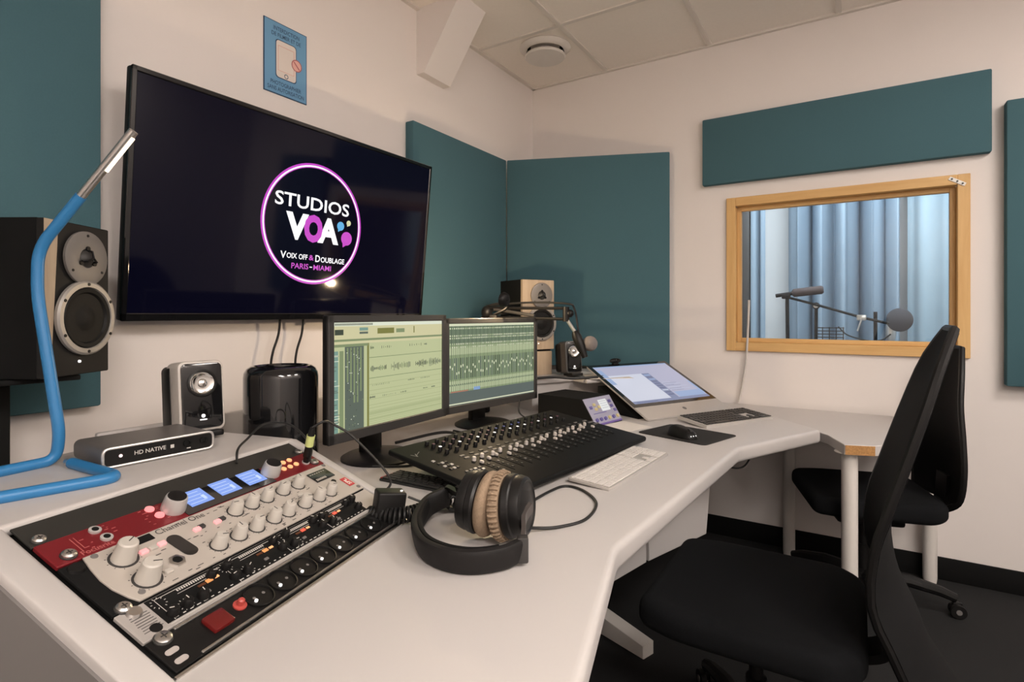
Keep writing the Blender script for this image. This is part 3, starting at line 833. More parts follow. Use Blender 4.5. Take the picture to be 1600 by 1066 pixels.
# compressor
u = rack_thing('multi_channel_compressor', 'slim grey-ended black compressor unit with small knobs and lit meters', 'audio unit', 0.062)
M_cgrey = mat('compressor_grey', (0.46, 0.43, 0.41), .42, metal=.3)
mb = MB(); mb.box((RW / 2, .030, .003), (RW, .059, .006), bev=.001, seg=1); mb.build('face_plate', M_cgrey, u)
mb = MB(); mb.box((.268, .0325, .0064), (.458, .050, .0010)); mb.build('black_field', M_blackm, u)
zc = .0069
M_white_p = mat('print_white', (0.6, 0.57, 0.54), .6)
mb = MB()
for ch in range(4):
    bx = .048 + ch * .112
    mb.box((bx + .055, .053, zc), (.105, .0008, .0003)); mb.box((bx + .058, .044, zc), (.052, .0007, .0003))
    mb.box((bx + .002, .030, zc), (.0008, .045, .0003))
    for k in range(14):
        mb.box((bx + .036 + .0038 * k, .050, zc), (.0022, .004, .0003))
    for k in range(9):
        mb.box((bx + .006 + k * .0115, .0105, zc), (rr2.uniform(.003, .007), .0016, .0003))
    for (kx, ky) in ((.028, .021), (.004 + .0, .045)):
        for k in range(10):
            a = radians(-60 + 33 * k)
            mb.box((.0098, 0, 0), (.0024, .001, .0003), T(bx + kx, ky, zc) @ RZ(math.degrees(a)))
mb.box((.27, .0045, zc), (.46, .0012, .0003))
for k in range(8):
    mb.box((.022, .012 + .0045 * k, zc - .0006), (.026 - .002 * (k % 3), .0009, .0003), m=1)
stuff(mb.build('printed_legend', [M_white_p, M_dgrey], u, smooth=0))
kp = MB(); kp.lathe([(.0082, 0), (.0080, .002), (.0066, .010), (.0055, .0115)], 14); kp.box((0, .0038, .0117), (.0012, .006, .0004), m=1)
kmesh = kp.mesh('knob', [M_black, M_white_p])
for (x, y) in ((.053, .018), (.076, .019), (.101, .018), (.136, .044), (.160, .020), (.165, .045), (.184, .019), (.267, .050), (.267, .025), (.291, .020), (.296, .050), (.368, .046), (.373, .025), (.392, .044), (.398, .021), (.469, .046), (.483, .022), (.492, .048)):
    link('knob', kmesh, u, (x, min(y, .047), zc), (0, 0, rr2.uniform(-2, 2)))
for i, x in enumerate((.128, .240, .333, .425)):
    cl = ['amber', 'amber', 'red', 'red'][i]
    m1 = mat('meter_' + cl, (.2, .05, .02), .4, emit=(1.0, .45, .15) if cl == 'amber' else (1.0, .12, .08), es=.8)
    mb = MB()
    mb.box((x, .038, zc + .0008), (.010, .006, .0016)); mb.box((x - .014, .037, zc + .0008), (.012, .004, .0012), m=1); mb.box((x + .013, .038, zc + .0008), (.008, .004, .0012), m=2)
    mb.build('meter_light', [m1, mat('meter_dim', (.10, .03, .01), .5), M_ambl], u)
for x in (.112, .226, .318, .410, .118 + .3):
    mb = MB(); mb.box((x, .021, zc + .001), (.008, .005, .003), bev=.0006, seg=1); mb.build('button', M_mgrey, u)
for x in (.021, RW - .02):
    mb = MB(); mb.lathe([(.008, 0), (.0075, .0008)], 14, T(x + .004, .012, .006)); mb.build('slot_hole', M_black, u)
mb = MB(); mb.lathe([(.0105, .006), (.0085, .010)], 16, T(.021, .050, 0)); mb.build('screw', M_silver, u)
# power strip
u = rack_thing('power_strip', 'black rack power strip with a row of round sockets and red switch', 'power strip', 0.001)
mb = MB()
mb.box((RW / 2, .030, .0025), (RW, .060, .005), bev=.001, seg=1)
mb.build('face_plate', M_black, u)
mb = MB(); mb.box((.295, .0562, .0065), (.515, .0045, .004), bev=.001, seg=1); mb.build('rail', M_silver, u)
mb = MB(); mb.box((.295, .0028, .0065), (.515, .0040, .004), bev=.001, seg=1); mb.build('rail', M_silver, u)
sp = MB()
sp.lathe([(.0235, 0), (.0235, .0035), (.0215, .0040), (.0205, .0005)], 28, cap1=False, m=0)
sp.lathe([(.0206, .0008), (.0204, .0012)], 28, m=1)
for a_ in (-1, 1):
    sp.lathe([(.0026, .0012), (.0026, .0016)], 10, T(a_ * .009, 0, 0), 2)
smesh = sp.mesh('socket', [M_black, mat('socket_dark', (.004, .004, .004), .3), M_mgrey])
for x in (.161, .211, .261, .311, .361, .411, .461):
    so = link('socket', smesh, u, (x, .0305, .005))
    mb = MB(); mb.lathe([(.0028, .001), (.0026, .0035), (.0012, .0042)], 10, T(-.011, -.006, 0)); mb.build('earth_pin', M_led, so)
mb = MB(); mb.box((.086, .030, .008), (.034, .030, .008), T(0, 0, 0), bev=.003); mb.build('rocker_switch', mat('switch_red', (.09, .006, .006), .25, emit=(.3, .02, .015), es=.12), u)
mb = MB(); mb.lathe([(.010, .005), (.010, .007), (.0055, .008), (.005, .015), (.003, .017)], 16, T(.128, .034, 0)); mb.build('reset_button', mat('reset_red', (.40, .06, .05), .35, emit=(.6, .08, .06), es=.08), u)
screw(u, .020, .053, .005, .0105)
for y in (.030, .012):
    mb = MB(); mb.prism([(-.009, -.0045), (.009, -.0045), (.009, .0045), (-.009, .0045)], .005, .0056, T(.016, y, 0), vbev=.0043, vseg=4); mb.build('slot_hole', mat('slot_pale', (.42, .38, .36), .6), u)

# ------------------------------------------------------------------ loudspeakers
M_ringg = mat('driver_grey', (0.20, 0.185, 0.175), .45, metal=.2)
M_ringl = mat('driver_ring', (0.33, 0.31, 0.29), .4, metal=.3)
M_cone = mat('cone_black', (0.007, 0.0065, 0.006), .6, spec=.3)
def studio_speaker(label, loc, rz, baffle, chamfer, rx=0, depth=.20):
    t = thing('studio_loudspeaker', label, 'speaker', loc, rz, 'studio loudspeaker pair', rx=rx)
    W, H = .19, .34
    mb = MB(); mb.box((0, .014 + depth / 2, H / 2), (W + .001, depth, H + .001), bev=.001, seg=1); mb.build('cabinet', M_blackm, t)
    # front block with chamfered sides
    mb = MB()
    c = .030
    poly = [(-W / 2, .034), (-W / 2, 0), (W / 2 - c * .25, 0), (W / 2, .010), (W / 2, .034)]
    mb.prism(poly, 0.0, H, bev=.002, seg=1)
    fb = mb.build('front_block', baffle, t)
    mb = MB(); mb.prism([(-W / 2, .001), (-W / 2 + .016, .001), (-W / 2 + .036, H - .001), (-W / 2, H - .001)], 0, .002, FRONT, bev=.0005, seg=1); mb.build('side_strip', chamfer, fb)
    cx = .012
    Mw = T(cx, -.003, .128) @ RX(90) @ Matrix.Scale(1.07, 4)
    mb = MB(); mb.lathe([(.079, 0), (.079, .006), (.075, .009), (.066, .009), (.064, .004)], 44, Mw, cap1=False); mb.build('woofer_ring', M_ringl, t)
    mb = MB(); mb.lathe([(.066, .004), (.062, .0085), (.055, .007), (.052, .002), (.030, -.012 + .013), (.024, .002), (.015, .006), (.0005, .008)], 40, Mw, cap0=False); mb.build('woofer_cone', M_cone, t)
    Mt_ = T(cx, -.003, .264) @ RX(90) @ Matrix.Scale(1.1, 4)
    mb = MB(); mb.lathe([(.056, 0), (.056, .005), (.053, .0065), (.020, .0055)], 44, Mt_, cap1=False); mb.build('tweeter_plate', M_ringg, t)
    mb = MB(); mb.lathe([(.020, .0055), (.017, .004), (.013, .009), (.007, .013), (.0005, .0145)], 28, Mt_, cap0=False); mb.build('tweeter_dome', M_dgrey, t)
    mb = MB()
    for a in (90, 210, 330):
        mb.tube([(.016 * cos(radians(a)), .016 * sin(radians(a)), .006), (.014 * cos(radians(a)), .014 * sin(radians(a)), .016), (0, 0, .019)], .0022, n=6, M=Mt_)
        mb.lathe([(.005, .0055), (.005, .0085)], 10, Mt_ @ T(.020 * cos(radians(a)), .020 * sin(radians(a)), 0))
    mb.build('tweeter_guard', M_black, t)
    for a in (30, 90, 150, 210, 270, 330):
        mb = MB(); mb.lathe([(.0035, .009), (.003, .0105)], 10, Mw @ T(.0715 * cos(radians(a)), .0715 * sin(radians(a)), 0)); mb.build('screw', M_black, t)
    for a in (90, 215, 325):
        mb = MB(); mb.lathe([(.003, .006), (.0027, .0075)], 10, Mt_ @ T(.047 * cos(radians(a)), .047 * sin(radians(a)), 0)); mb.build('screw', M_black, t)
    mb = MB(); mb.lathe([(.0035, 0), (.003, .003)], 12, T(-.005, -.003, .030) @ RX(90)); mb.build('power_light', M_led, t)
    return t
bl = mat('baffle_dark', (.012, .011, .0105), .6, spec=.3)
studio_speaker('large black studio loudspeaker at the left edge beside the television', (-1.497, .542, 1.052), 121.4, bl, M_woodspk)
studio_speaker('wood-fronted studio loudspeaker by the corner behind the right monitor', (-1.317, 2.353, 1.014), 62.3, M_woodspk, M_woodspk)
# stand of the left speaker
t = thing('speaker_stand', 'black floor stand carrying the left studio loudspeaker', 'speaker stand', (-1.60, .48, 0))
mb = MB(); mb.box((-1.60, .46, 1.044), (.18, .18, .012), bev=.003); mb.build('top_plate', M_blackm, t, world=True)
mb = MB(); mb.box((-1.665, .425, .53), (.07, .07, 1.02), RZ(0), bev=.006); mb.build('column', M_blackm, t, world=True)
mb = MB(); mb.box((-1.64, .44, .012), (.24, .24, .024), bev=.004); mb.build('base', M_blackm, t, world=True)
# pedestal of the right speaker
t = thing('speaker_pedestal', 'low wooden block under the wood-fronted loudspeaker', 'pedestal', (-1.365, 2.375, SHZ), 62.3)
mb = MB(); mb.box((0, .06, (1.004 - SHZ) / 2), (.178, .20, 1.004 - SHZ), bev=.003); mb.build('block', M_woodspk, t)
mb = MB(); mb.box((0, .06, 1.0085 - SHZ), (.165, .19, .009)); mb.build('rubber_mat', M_blackm, t)

def desktop_speaker(label, loc, rz, h=.172, w=.092, dark=False):
    t = thing('desktop_speaker', label, 'speaker', loc, rz, 'small desktop speaker pair', rx=-6)
    d = .085
    mb = MB()
    mb.prism([(-w / 2, .012), (w / 2, .012), (w / 2, h), (-w / 2, h)], -d, 0, T(0, 0, 0) @ FRONT, bev=.005, seg=2, vbev=.016, vseg=4)
    mb.build('shell', mat('speaker_silver', (.55, .51, .47), .35) if not dark else mat('speaker_dark', (.10, .095, .09), .35), t)
    mb = MB(); mb.prism([(-w / 2 + .006, .019), (w / 2 - .006, .019), (w / 2 - .006, h - .006), (-w / 2 + .006, h - .006)], 0, .004, T(0, 0, 0) @ FRONT, bev=.002, seg=2, vbev=.012, vseg=4); mb.build('front_panel', M_gloss, t)
    mb = MB(); mb.prism([(-w / 2 - .003, .018), (w / 2 - .002, .018), (w / 2 - .002, h - .008), (-w / 2 - .003, h - .008)], -.03 - d, -d + .030, FRONT, bev=.004, seg=2, vbev=.014, vseg=4); mb.build('rear_shell', M_black, t)
    Md = T(0, -.004, h * .70) @ RX(90)
    mb = MB(); mb.lathe([(.034, 0), (.034, .003), (.031, .004), (.028, .001)], 32, Md, cap1=False); mb.build('driver_ring', M_black, t)
    mb = MB(); mb.lathe([(.029, .001), (.026, .0035), (.022, .001), (.011, .0015), (.009, .005), (.0005, .008)], 30, Md, cap0=False); mb.build('driver_cone', M_chrome, t)
    mb = MB(); mb.lathe([(.0045, 0), (.0045, .001)], 14, T(-.0, -.004, h * .27) @ RX(90)); mb.box((.0, -.0046, h * .27 - .009), (.016, .0006, .003)); mb.build('maker_mark', M_led, t)
    mb = MB(); mb.prism([(-w * .36, -.035), (w * .36, -.035), (w * .30, .075), (-w * .30, .075)], 0.0, .014, bev=.003, seg=2, vbev=.01); mb.build('foot', M_black, t)
    return t
desktop_speaker('small silver and black desktop speaker beside the black cylinder computer', (-1.350, .742, SHZ + .004), 80, h=.184, w=.104)
desktop_speaker('small black desktop speaker in front of the corner panel by the tilted screen', (-1.150, 2.405, SHZ + .004), 52, h=.168, w=.086, dark=True)

# ------------------------------------------------------------------ cylinder computer, interface box
t = thing('cylinder_computer', 'glossy black cylindrical computer with rounded top edge', 'computer', (-1.366, .968, DZ))
R_ = .098; H_ = .305
mb = MB(); mb.lathe([(R_ - .006, 0), (R_, .006), (R_, H_ - .030), (R_ - .002, H_ - .018), (R_ - .008, H_ - .008), (R_ - .018, H_ - .001), (R_ - .026, H_), (R_ - .032, H_ - .004), (R_ - .034, H_ - .03)], 64, cap1=False); mb.build('shell', M_gloss, t)
mb = MB(); mb.lathe([(R_ - .034, H_ - .03), (.0005, H_ - .03)], 40, cap0=False); mb.build('fan_well', M_blackm, t)
t = thing('audio_interface_box', 'flat grey metal interface box with black rounded front', 'audio box', (-1.228, .588, SHZ), 88)
W_, H_, D_ = .214, .042, .140
M_hd = mat('interface_grey', (.15, .135, .128), .42, metal=.25)
mb = MB(); mb.prism([(-W_ / 2, 0.002), (W_ / 2, 0.002), (W_ / 2, H_), (-W_ / 2, H_)], -D_, 0, FRONT, bev=.002, seg=1, vbev=.012, vseg=4); mb.build('case', M_hd, t)
mb = MB()
rp = [Vector((x, 0, z)) for (x, z) in ((-W_ / 2 + .002, .004), (W_ / 2 - .002, .004), (W_ / 2 - .002, H_ - .002), (-W_ / 2 + .002, H_ - .002))]
mb.tube(fillet([rp[0] + Vector((.1, 0, 0)), rp[1], rp[2], rp[3], rp[0], rp[0] + Vector((.1, 0, 0))], .012), .0028, n=8, M=T(0, -.001, 0)); mb.build('front_rim', mat('rim_silver', (.6, .58, .56), .35, metal=.7), t)
mb = MB(); mb.prism([(-W_ / 2 + .004, .006), (W_ / 2 - .004, .006), (W_ / 2 - .004, H_ - .004), (-W_ / 2 + .004, H_ - .004)], 0, .0015, FRONT, vbev=.010, vseg=4); fr_ = mb.build('front_panel', M_black, t)
mb = MB(); text_mb(mb, 'HD NATIVE', .0115, T(-.022, -.0018, .023) @ FRONT, bold=.0001); mb.box((.020, -.0018, .023), (.007, .0004, .007)); mb.box((.053, -.0018, .013), (.008, .0004, .002)); mb.build('lettering', mat('print_pale', (.6, .58, .55), .5), t, smooth=0)
mb = MB(); mb.lathe([(.0032, 0), (.003, .0012)], 12, T(-.075, -.0015, .023) @ RX(90)); mb.build('power_light', mat('led_redwhite', (.8, .5, .5), .4, emit=(1, .75, .72), es=1.2), t)
for (x, r_) in ((.050, .008), (.085, .008)):
    mb = MB(); mb.lathe([(r_, 0), (r_, .003), (r_ * .6, .0035), (r_ * .55, .001)], 18, T(x, -.0015, .024) @ RX(90)); mb.build('jack_socket', M_blackm, t)

# ------------------------------------------------------------------ blue tube lamp
lp = thing('tube_lamp', 'bent blue tube desk lamp with a slim lit silver head', 'lamp', (-1.24, .32, SHZ))
M_blue = mat('lamp_blue', S(48, 122, 178), .35)
Fv, Rv = Vector((-sin(radians(32.03)), cos(radians(32.03)), 0)), Vector((cos(radians(32.03)), sin(radians(32.03)), 0))
LPZ = SHZ + .0085
def lamp_pt(lat, z, dep=1.105):
    p = Fv * dep + Rv * lat
    return Vector((p.x, p.y, z))
stem = [lamp_pt(-.862, 1.425), lamp_pt(-.948, 1.320), lamp_pt(-.950, 1.230), lamp_pt(-.905, .950), Vector((-1.365, .455, LPZ)), Vector((-1.322, .17, LPZ)), Vector((-1.195, .17, LPZ)), Vector((-1.125, .470, LPZ)), Vector((-1.310, .462, LPZ))]
mb = MB(); mb.tube(fillet(stem, .035, 7), .0105, n=16); mb.build('blue_tube', M_blue, lp, world=True)
mb = MB(); mb.tube([Vector((-1.308, .462, LPZ)), Vector((-1.333, .461, LPZ))], .006, n=12); mb.build('tube_end', M_silver, lp, world=True)
h0, h1 = lamp_pt(-.862, 1.425), lamp_pt(-.757, 1.555)
mb = MB(); mb.tube([h0, h0.lerp(h1, .01), h1], .0088, n=16); mb.build('head', M_silver, lp, world=True)
hd = (h1 - h0).normalized()
dn = (Rv * .8 - Vector((0, 0, 1)) * .6); dn = (dn - hd * dn.dot(hd)).normalized()
mb = MB(); mb.tube([h0.lerp(h1, .42) + dn * .0075, h0.lerp(h1, .93) + dn * .0075], .0042, n=8); mb.build('led_strip', mat('lamp_led', (.9, .8, .6), .4, emit=(1.0, .80, .52), es=5.0), lp, world=True)

# ------------------------------------------------------------------ computer screens
def emi(name, rgb, k=1.0):
    return mat('screen_' + name, (0.004, 0.004, 0.004), .35, emit=S(*rgb), es=k, spec=.3)
def monitor(label, loc, rz, W=.54, H=.35, zb=.083):
    t = thing('computer_monitor', label, 'monitor', loc, rz, 'pair of desk monitors')
    mb = MB(); mb.box((0, .012, zb + H / 2), (W, .020, H), bev=.004, seg=2); mb.box((0, .042, zb + H / 2), (W * .7, .05, H * .7), bev=.018); mb.build('housing', M_black, t)
    b = .020
    mb = MB()
    for (c, s) in (((0, 0, zb + H - b / 2), (W, .010, b)), ((0, 0, zb + .014), (W, .010, .028)), ((-W / 2 + b / 2, 0, zb + H / 2), (b, .010, H)), ((W / 2 - b / 2, 0, zb + H / 2), (b, .010, H))):
        mb.box(c, s, bev=.002, seg=1)
    mb.build('bezel', M_dgrey, t)
    mb = MB(); mb.box((0, .10, .02 + .10), (.075, .028, .22), bev=.004); mb.box((0, .085, .19), (.10, .03, .08), bev=.004); mb.build('stand_neck', M_black, t)
    mb = MB(); mb.lathe([(.118, 0), (.118, .006), (.105, .013), (.045, .020)], 40, T(0, .06, 0)); mb.build('stand_base', M_black, t)
    return t, (-W / 2 + b, W / 2 - b, zb + .028, zb + H - b)
EDIT = [emi('pale_green', (186, 192, 148)), emi('cream', (205, 200, 158)), emi('mid_green', (128, 142, 105)), emi('dark', (62, 70, 58)), emi('olive', (122, 122, 66)), emi('grey_green', (92, 102, 92)), emi('white', (220, 225, 205)), emi('stripe', (170, 178, 134)), emi('teal', (120, 152, 140))]
mA, (sx0, sx1, sz0, sz1) = monitor('left desk monitor showing a green audio waveform editing window', (-1.207, 1.247, DZ), 91.5, W=.515, zb=.095)
def srect(mb, a, b, c, d, m, lay=1, box=None):
    x0_, x1_, z0_, z1_ = box
    X = lambda q: x0_ + (x1_ - x0_) * q
    Z = lambda q: z1_ - (z1_ - z0_) * q
    y = .001 - .00025 * lay
    mb.add([(X(a), y, Z(d)), (X(b), y, Z(d)), (X(b), y, Z(c)), (X(a), y, Z(c))], [[0, 1, 2, 3]], None, m)
BX = (sx0, sx1, sz0, sz1)
mb = MB()
srect(mb, 0, 1, 0, 1, 0, 0, BX)
srect(mb, 0, 1, 0, .035, 6, 1, BX)
srect(mb, 0, 1, .035, .155, 1, 1, BX)
srect(mb, 0, 1, .155, .175, 2, 2, BX); srect(mb, 0, 1, .175, .20, 1, 2, BX)
for k in range(30):
    srect(mb, .012 + k * .010, .018 + k * .010, .008, .028, 3, 2, BX)
srect(mb, .01, .075, .065, .115, 3, 2, BX); srect(mb, .35, .50, .06, .115, 4, 2, BX); srect(mb, .52, .60, .07, .11, 2, 2, BX); srect(mb, .69, .70, .05, .12, 4, 2, BX); srect(mb, .20, .27, .05, .08, 8, 2, BX); srect(mb, .20, .27, .09, .11, 5, 2, BX)
srect(mb, 0, .085, .20, 1, 0, 1, BX); srect(mb, 0.0, .035, .26, 1, 8, 2, BX); srect(mb, .045, .075, .26, 1, 2, 2, BX)
srect(mb, .085, .235, .20, 1, 5, 2, BX); srect(mb, .235, .262, .20, 1, 0, 2, BX); srect(mb, .262, .278, .20, 1, 4, 2, BX)
srect(mb, 0, .27, .20, .225, 2, 3, BX)
r5 = random.Random(11)
for c_ in range(5):
    srect(mb, .10 + c_ * .026, .112 + c_ * .026, .235, .30 + .1 * (5 - abs(c_ - 2.5)), 2, 3, BX)
for k in range(60):
    a_ = r5.uniform(.09, .225); z_ = r5.uniform(.25, .98)
    srect(mb, a_, a_ + .006, z_, z_ + .008, r5.choice([6, 3, 2]), 4, BX)
for k in range(24):
    z_ = r5.uniform(.24, .99); srect(mb, .005, .02 + r5.uniform(0, .03), z_, z_ + .006, r5.choice([6, 5]), 3, BX)
for z_ in (.34, .54, .60, .66, .70, .745, .80, .83, .86, .885, .91, .935, .96, .98):
    srect(mb, .28, 1, z_, z_ + .006, 2 if z_ in (.34, .54) else 7, 2, BX)
srect(mb, .28, 1, .87, .90, 7, 2, BX); srect(mb, .28, 1, .93, .95, 7, 2, BX)
def wave(z_, amp, spans, n):
    for (a_, b_) in spans:
        for k in range(n):
            q = a_ + (b_ - a_) * (k + .5) / n
            hh = amp * r5.uniform(.15, 1) * (0.5 + .5 * abs(sin(9 * q + z_ * 7)))
            srect(mb, q - .0025, q + .0018, z_ - hh, z_ + hh * r5.uniform(.6, 1), r5.choice([3, 5, 2]), 3, BX)
wave(.25, .020, [(.29, .32), (.38, .48), (.64, .78), (.80, .83)], 6)
wave(.455, .050, [(.29, .43), (.47, .66), (.71, .84), (.85, .99)], 22)
wave(.615, .010, [(.30, .46), (.63, .70), (.76, .86)], 10)
wave(.73, .013, [(.28, .33), (.39, .52), (.56, .62), (.79, .84), (.88, .92)], 9)
mb.build('display', EDIT, mA, smooth=0)
mB_, BX = monitor('right desk monitor showing a striped audio mixing window', (-1.224, 1.828, DZ), 81.6, zb=.082)
MIX = [emi('mix_green', (140, 155, 118)), emi('mix_light', (178, 188, 150)), emi('mix_mid', (104, 120, 98)), emi('mix_dark', (58, 72, 62)), emi('mix_grey', (92, 102, 98)), emi('mix_white', (212, 215, 185)), emi('mix_warm', (200, 168, 128)), emi('mix_blue', (130, 160, 200)), emi('mix_red', (170, 120, 100))]
mb = MB()
srect(mb, 0, 1, 0, 1, 0, 0, BX)
srect(mb, 0, 1, 0, .03, 5, 1, BX)
srect(mb, 0, 1, .03, .26, 2, 1, BX); srect(mb, 0, 1, .30, .38, 1, 1, BX)
srect(mb, 0, 1, .70, .82, 1, 1, BX); srect(mb, 0, 1, .84, 1, 4, 3, BX); srect(mb, 0, 1, .975, .99, 5, 4, BX)
srect(mb, .02, .2, .825, .84, 8, 4, BX); srect(mb, .26, .33, .80, .84, 7, 4, BX)
for k in range(46):
    a_ = .005 + k * .0216
    srect(mb, a_, a_ + .004, .03, .84, 3 if k % 2 else 2, 2, BX)
    srect(mb, a_ + .006, a_ + .015, .42, .68, r5.choice([2, 3, 4]), 2, BX)
    for zz in (.05, .14, .17, .24, .28):
        srect(mb, a_ + .006, a_ + .018, zz, zz + .018, 5 if r5.random() < .7 else 1, 3, BX)
    zz = r5.uniform(.46, .60)
    srect(mb, a_ + .007, a_ + .017, zz, zz + .03, 5, 3, BX)
    srect(mb, a_ + .005, a_ + .016, .74, .76, 2, 3, BX)
mb.build('display', MIX, mB_, smooth=0)

# all-in-one computer lying back on the sloped bed
im = thing('all_in_one_computer', 'silver all-in-one computer leaning far back with a pale screen', 'computer', (-.619, 2.481, .7475), 63.2, rx=-64.9)
W_, H_ = .528, .45
M_alu = mat('aluminium', (.66, .63, .60), .35, metal=.55)
mb = MB(); mb.prism([(-W_ / 2, 0), (W_ / 2, 0), (W_ / 2, H_), (-W_ / 2, H_)], -.008, 0, FRONT, bev=.002, seg=2, vbev=.012, vseg=4); mb.box((0, .016, H_ / 2 + .02), (W_ * .7, .018, H_ * .6), bev=.008, seg=3); mb.build('back_shell', M_alu, im)
mb = MB(); mb.prism([(-W_ / 2 + .001, .001), (W_ / 2 - .001, .001), (W_ / 2 - .001, .088), (-W_ / 2 + .001, .088)], 0, .0015, FRONT, bev=.0005, seg=1); mb.lathe([(.010, 0), (.010, .0006)], 20, T(0, -.0015, .045) @ RX(90), 1); mb.build('chin', [M_alu, M_mgrey], im)
mb = MB(); mb.prism([(-W_ / 2 + .001, .088), (W_ / 2 - .001, .088), (W_ / 2 - .001, H_ - .001), (-W_ / 2 + .001, H_ - .001)], 0, .0018, FRONT, bev=.0005, seg=1); mb.build('glass_border', M_gloss, im)
IM = [emi('im_lav', (176, 176, 198)), emi('im_pale', (205, 208, 222)), emi('im_blue', (150, 170, 205)), emi('im_mid', (128, 136, 166)), emi('im_dark', (105, 110, 140)), emi('im_line', (190, 196, 214))]
BXI = (-W_ / 2 + .022, W_ / 2 - .022, .110, H_ - .022)
mb = MB()
def irect(a, b, c, d, m, lay):
    x0_, x1_, z0_, z1_ = BXI
    y = -.0018 - .0002 * lay
    mb.add([(x0_ + (x1_ - x0_) * p, y, z1_ - (z1_ - z0_) * q) for (p, q) in ((a, d), (b, d), (b, c), (a, c))], [[0, 1, 2, 3]], None, m)
irect(0, 1, 0, 1, 0, 1)
irect(0, 1, 0, .03, 2, 2)
irect(.0, .50, .26, .97, 1, 2)
irect(.0, 1, .94, 1, 3, 3)
irect(.50, .60, .26, .94, 3, 3); irect(.60, .97, .52, .80, 0, 3); irect(.97, 1, .55, .9, 2, 3); irect(.62, .98, .80, .94, 2, 3)
for k in range(10):
    irect(.62, .62 + r5.uniform(.1, .3), .54 + k * .024, .548 + k * .024, r5.choice([3, 5]), 4)
    irect(.51, .59, .30 + .06 * k, .33 + .06 * k, r5.choice([4, 5, 2]), 4)
irect(.04, .3, .97, .985, 4, 4); irect(0, .06, .10, .5, 2, 3)
mb.build('display', IM, im, smooth=0)
# webcam
wc = thing('webcam', 'small black webcam perched on the tilted computer edge', 'webcam', (0, 0, 0))
up_i = Vector((-.893 * .9056, .451 * .9056, .4242)); r_i = Vector((.451, .893, 0))
pw = Vector((-.619, 2.481, .7475)) + up_i * .452 + r_i * (-.075)
wc.location = pw; wc.rotation_euler = (radians(-12), 0, radians(63.2)); MW[wc] = Matrix.LocRotScale(pw, wc.rotation_euler, None)
mb = MB(); mb.sphere((0, 0, .016), .017, sc=(2.1, .8, .75)); mb.build('body', M_black, wc)
mb = MB(); mb.lathe([(.008, 0), (.008, .004), (.005, .005)], 18, T(0, -.012, .017) @ RX(90)); mb.build('lens', M_gloss, wc)
mb = MB(); mb.box((0, .004, 0), (.03, .02, .012), bev=.003); mb.build('clip', M_black, wc)

# ------------------------------------------------------------------ control surface
cs = thing('control_surface', 'long black audio mixing surface with rows of knobs and faders', 'mixing console', (-.850, 1.470, DZ), 83.7)
LW, LD = .795, .400
tl = 7.0
PL = T(0, -LD / 2, .030) @ RX(tl)
mb = MB(); mb.box((.06, 0.01, .014), (LW - .30, LD - .05, .028), bev=.003); mb.box((.06, .13, .030), (LW - .30, .10, .034)); mb.build('base', M_blackm, cs)
M_csp = mat('surface_black', (.007, .007, .007), .55, noise=.1, nscale=30, spec=.15)
mb = MB(); mb.prism([(-LW / 2, 0), (LW / 2, 0), (LW / 2, LD), (-LW / 2, LD)], -.016, 0, PL, bev=.006, seg=3, vbev=.012); mb.build('top_plate', M_csp, cs)
def onp(x, y, z=0):
    return PL @ Vector((x, y, z))
kp = MB(); kp.lathe([(.0065, 0), (.006, .010), (.005, .012)], 12, RX(tl)); kmA = kp.mesh('knob', M_black)
kp = MB(); kp.lathe([(.0065, 0), (.006, .010), (.005, .012)], 12, RX(tl)); kp.lathe([(.0048, .012), (.0042, .0128)], 12, RX(tl), 1); kmW = kp.mesh('knob', [M_black, M_led])
kp = MB(); kp.lathe([(.0065, 0), (.006, .010), (.005, .012)], 12, RX(tl)); kp.lathe([(.0048, .012), (.0042, .0128)], 12, RX(tl), 1); kmR = kp.mesh('knob', [M_black, mat('knob_cap_purple', (.10, .03, .06), .4)])
kp = MB(); kp.lathe([(.0065, 0), (.006, .010), (.005, .012)], 12, RX(tl)); kp.lathe([(.0048, .012), (.0042, .0128)], 12, RX(tl), 1); kmB = kp.mesh('knob', [M_black, mat('knob_cap_blue', (.03, .05, .25), .4)])
for j, y in enumerate((.362, .335, .308, .281)):
    for i in range(16):
        x = -.285 + i * .039
        me = kmA
        if j == 2:
            me = kmW if i % 2 == 0 or i in (8, 9) else kmR
        elif j == 1:
            me = kmB if i in (7, 8, 9, 10) else (kmR if i < 8 else kmA)
        link('knob', me, cs, onp(x, y))
M_cap = mat('fader_cap_pale', (.55, .50, .46), .3)
fc = MB(); fc.box((0, 0, .004), (.008, .014, .008), RX(tl), bev=.002, seg=1); fcm = fc.mesh('fader_cap', M_cap)
fk = MB(); fk.lathe([(.0062, 0), (.0058, .009), (.004, .011)], 14, RX(tl)); fkm = fk.mesh('white_knob', M_cap)
for i in range(16):
    x = -.265 + i * .039
    link('white_knob', fkm, cs, onp(x, .198 + .006 * (i % 2)))
    link('fader_cap', fcm, cs, onp(x + .002, .172 + .008 * ((i * 7) % 3)))
mb = MB()
for i in range(16):
    x = -.265 + i * .039
    mb.box((x, .13, .0006), (.003, .085, .0012), PL, m=0)
    for k in range(4):
        mb.box((x + .013, .105 + k * .017, .001), (.007, .006, .002), PL, m=1 if (i + k) % 4 else 2)
    for k in range(2):
        mb.box((x, .224 + .018 * k, .001), (.016, .007, .002), PL, m=1 if (i * k) % 3 else 2)
for k in range(10):
    mb.box((-.36 + .012 * (k % 3), .19 + .022 * (k // 3), .001), (.008, .008, .003), PL, m=3 if k % 2 else 1)
for k in range(8):
    mb.box((-.34 + .016 * (k % 4), .14 + .014 * (k // 4), .001), (.009, .006, .003), PL, m=3 if k % 3 == 0 else 2)
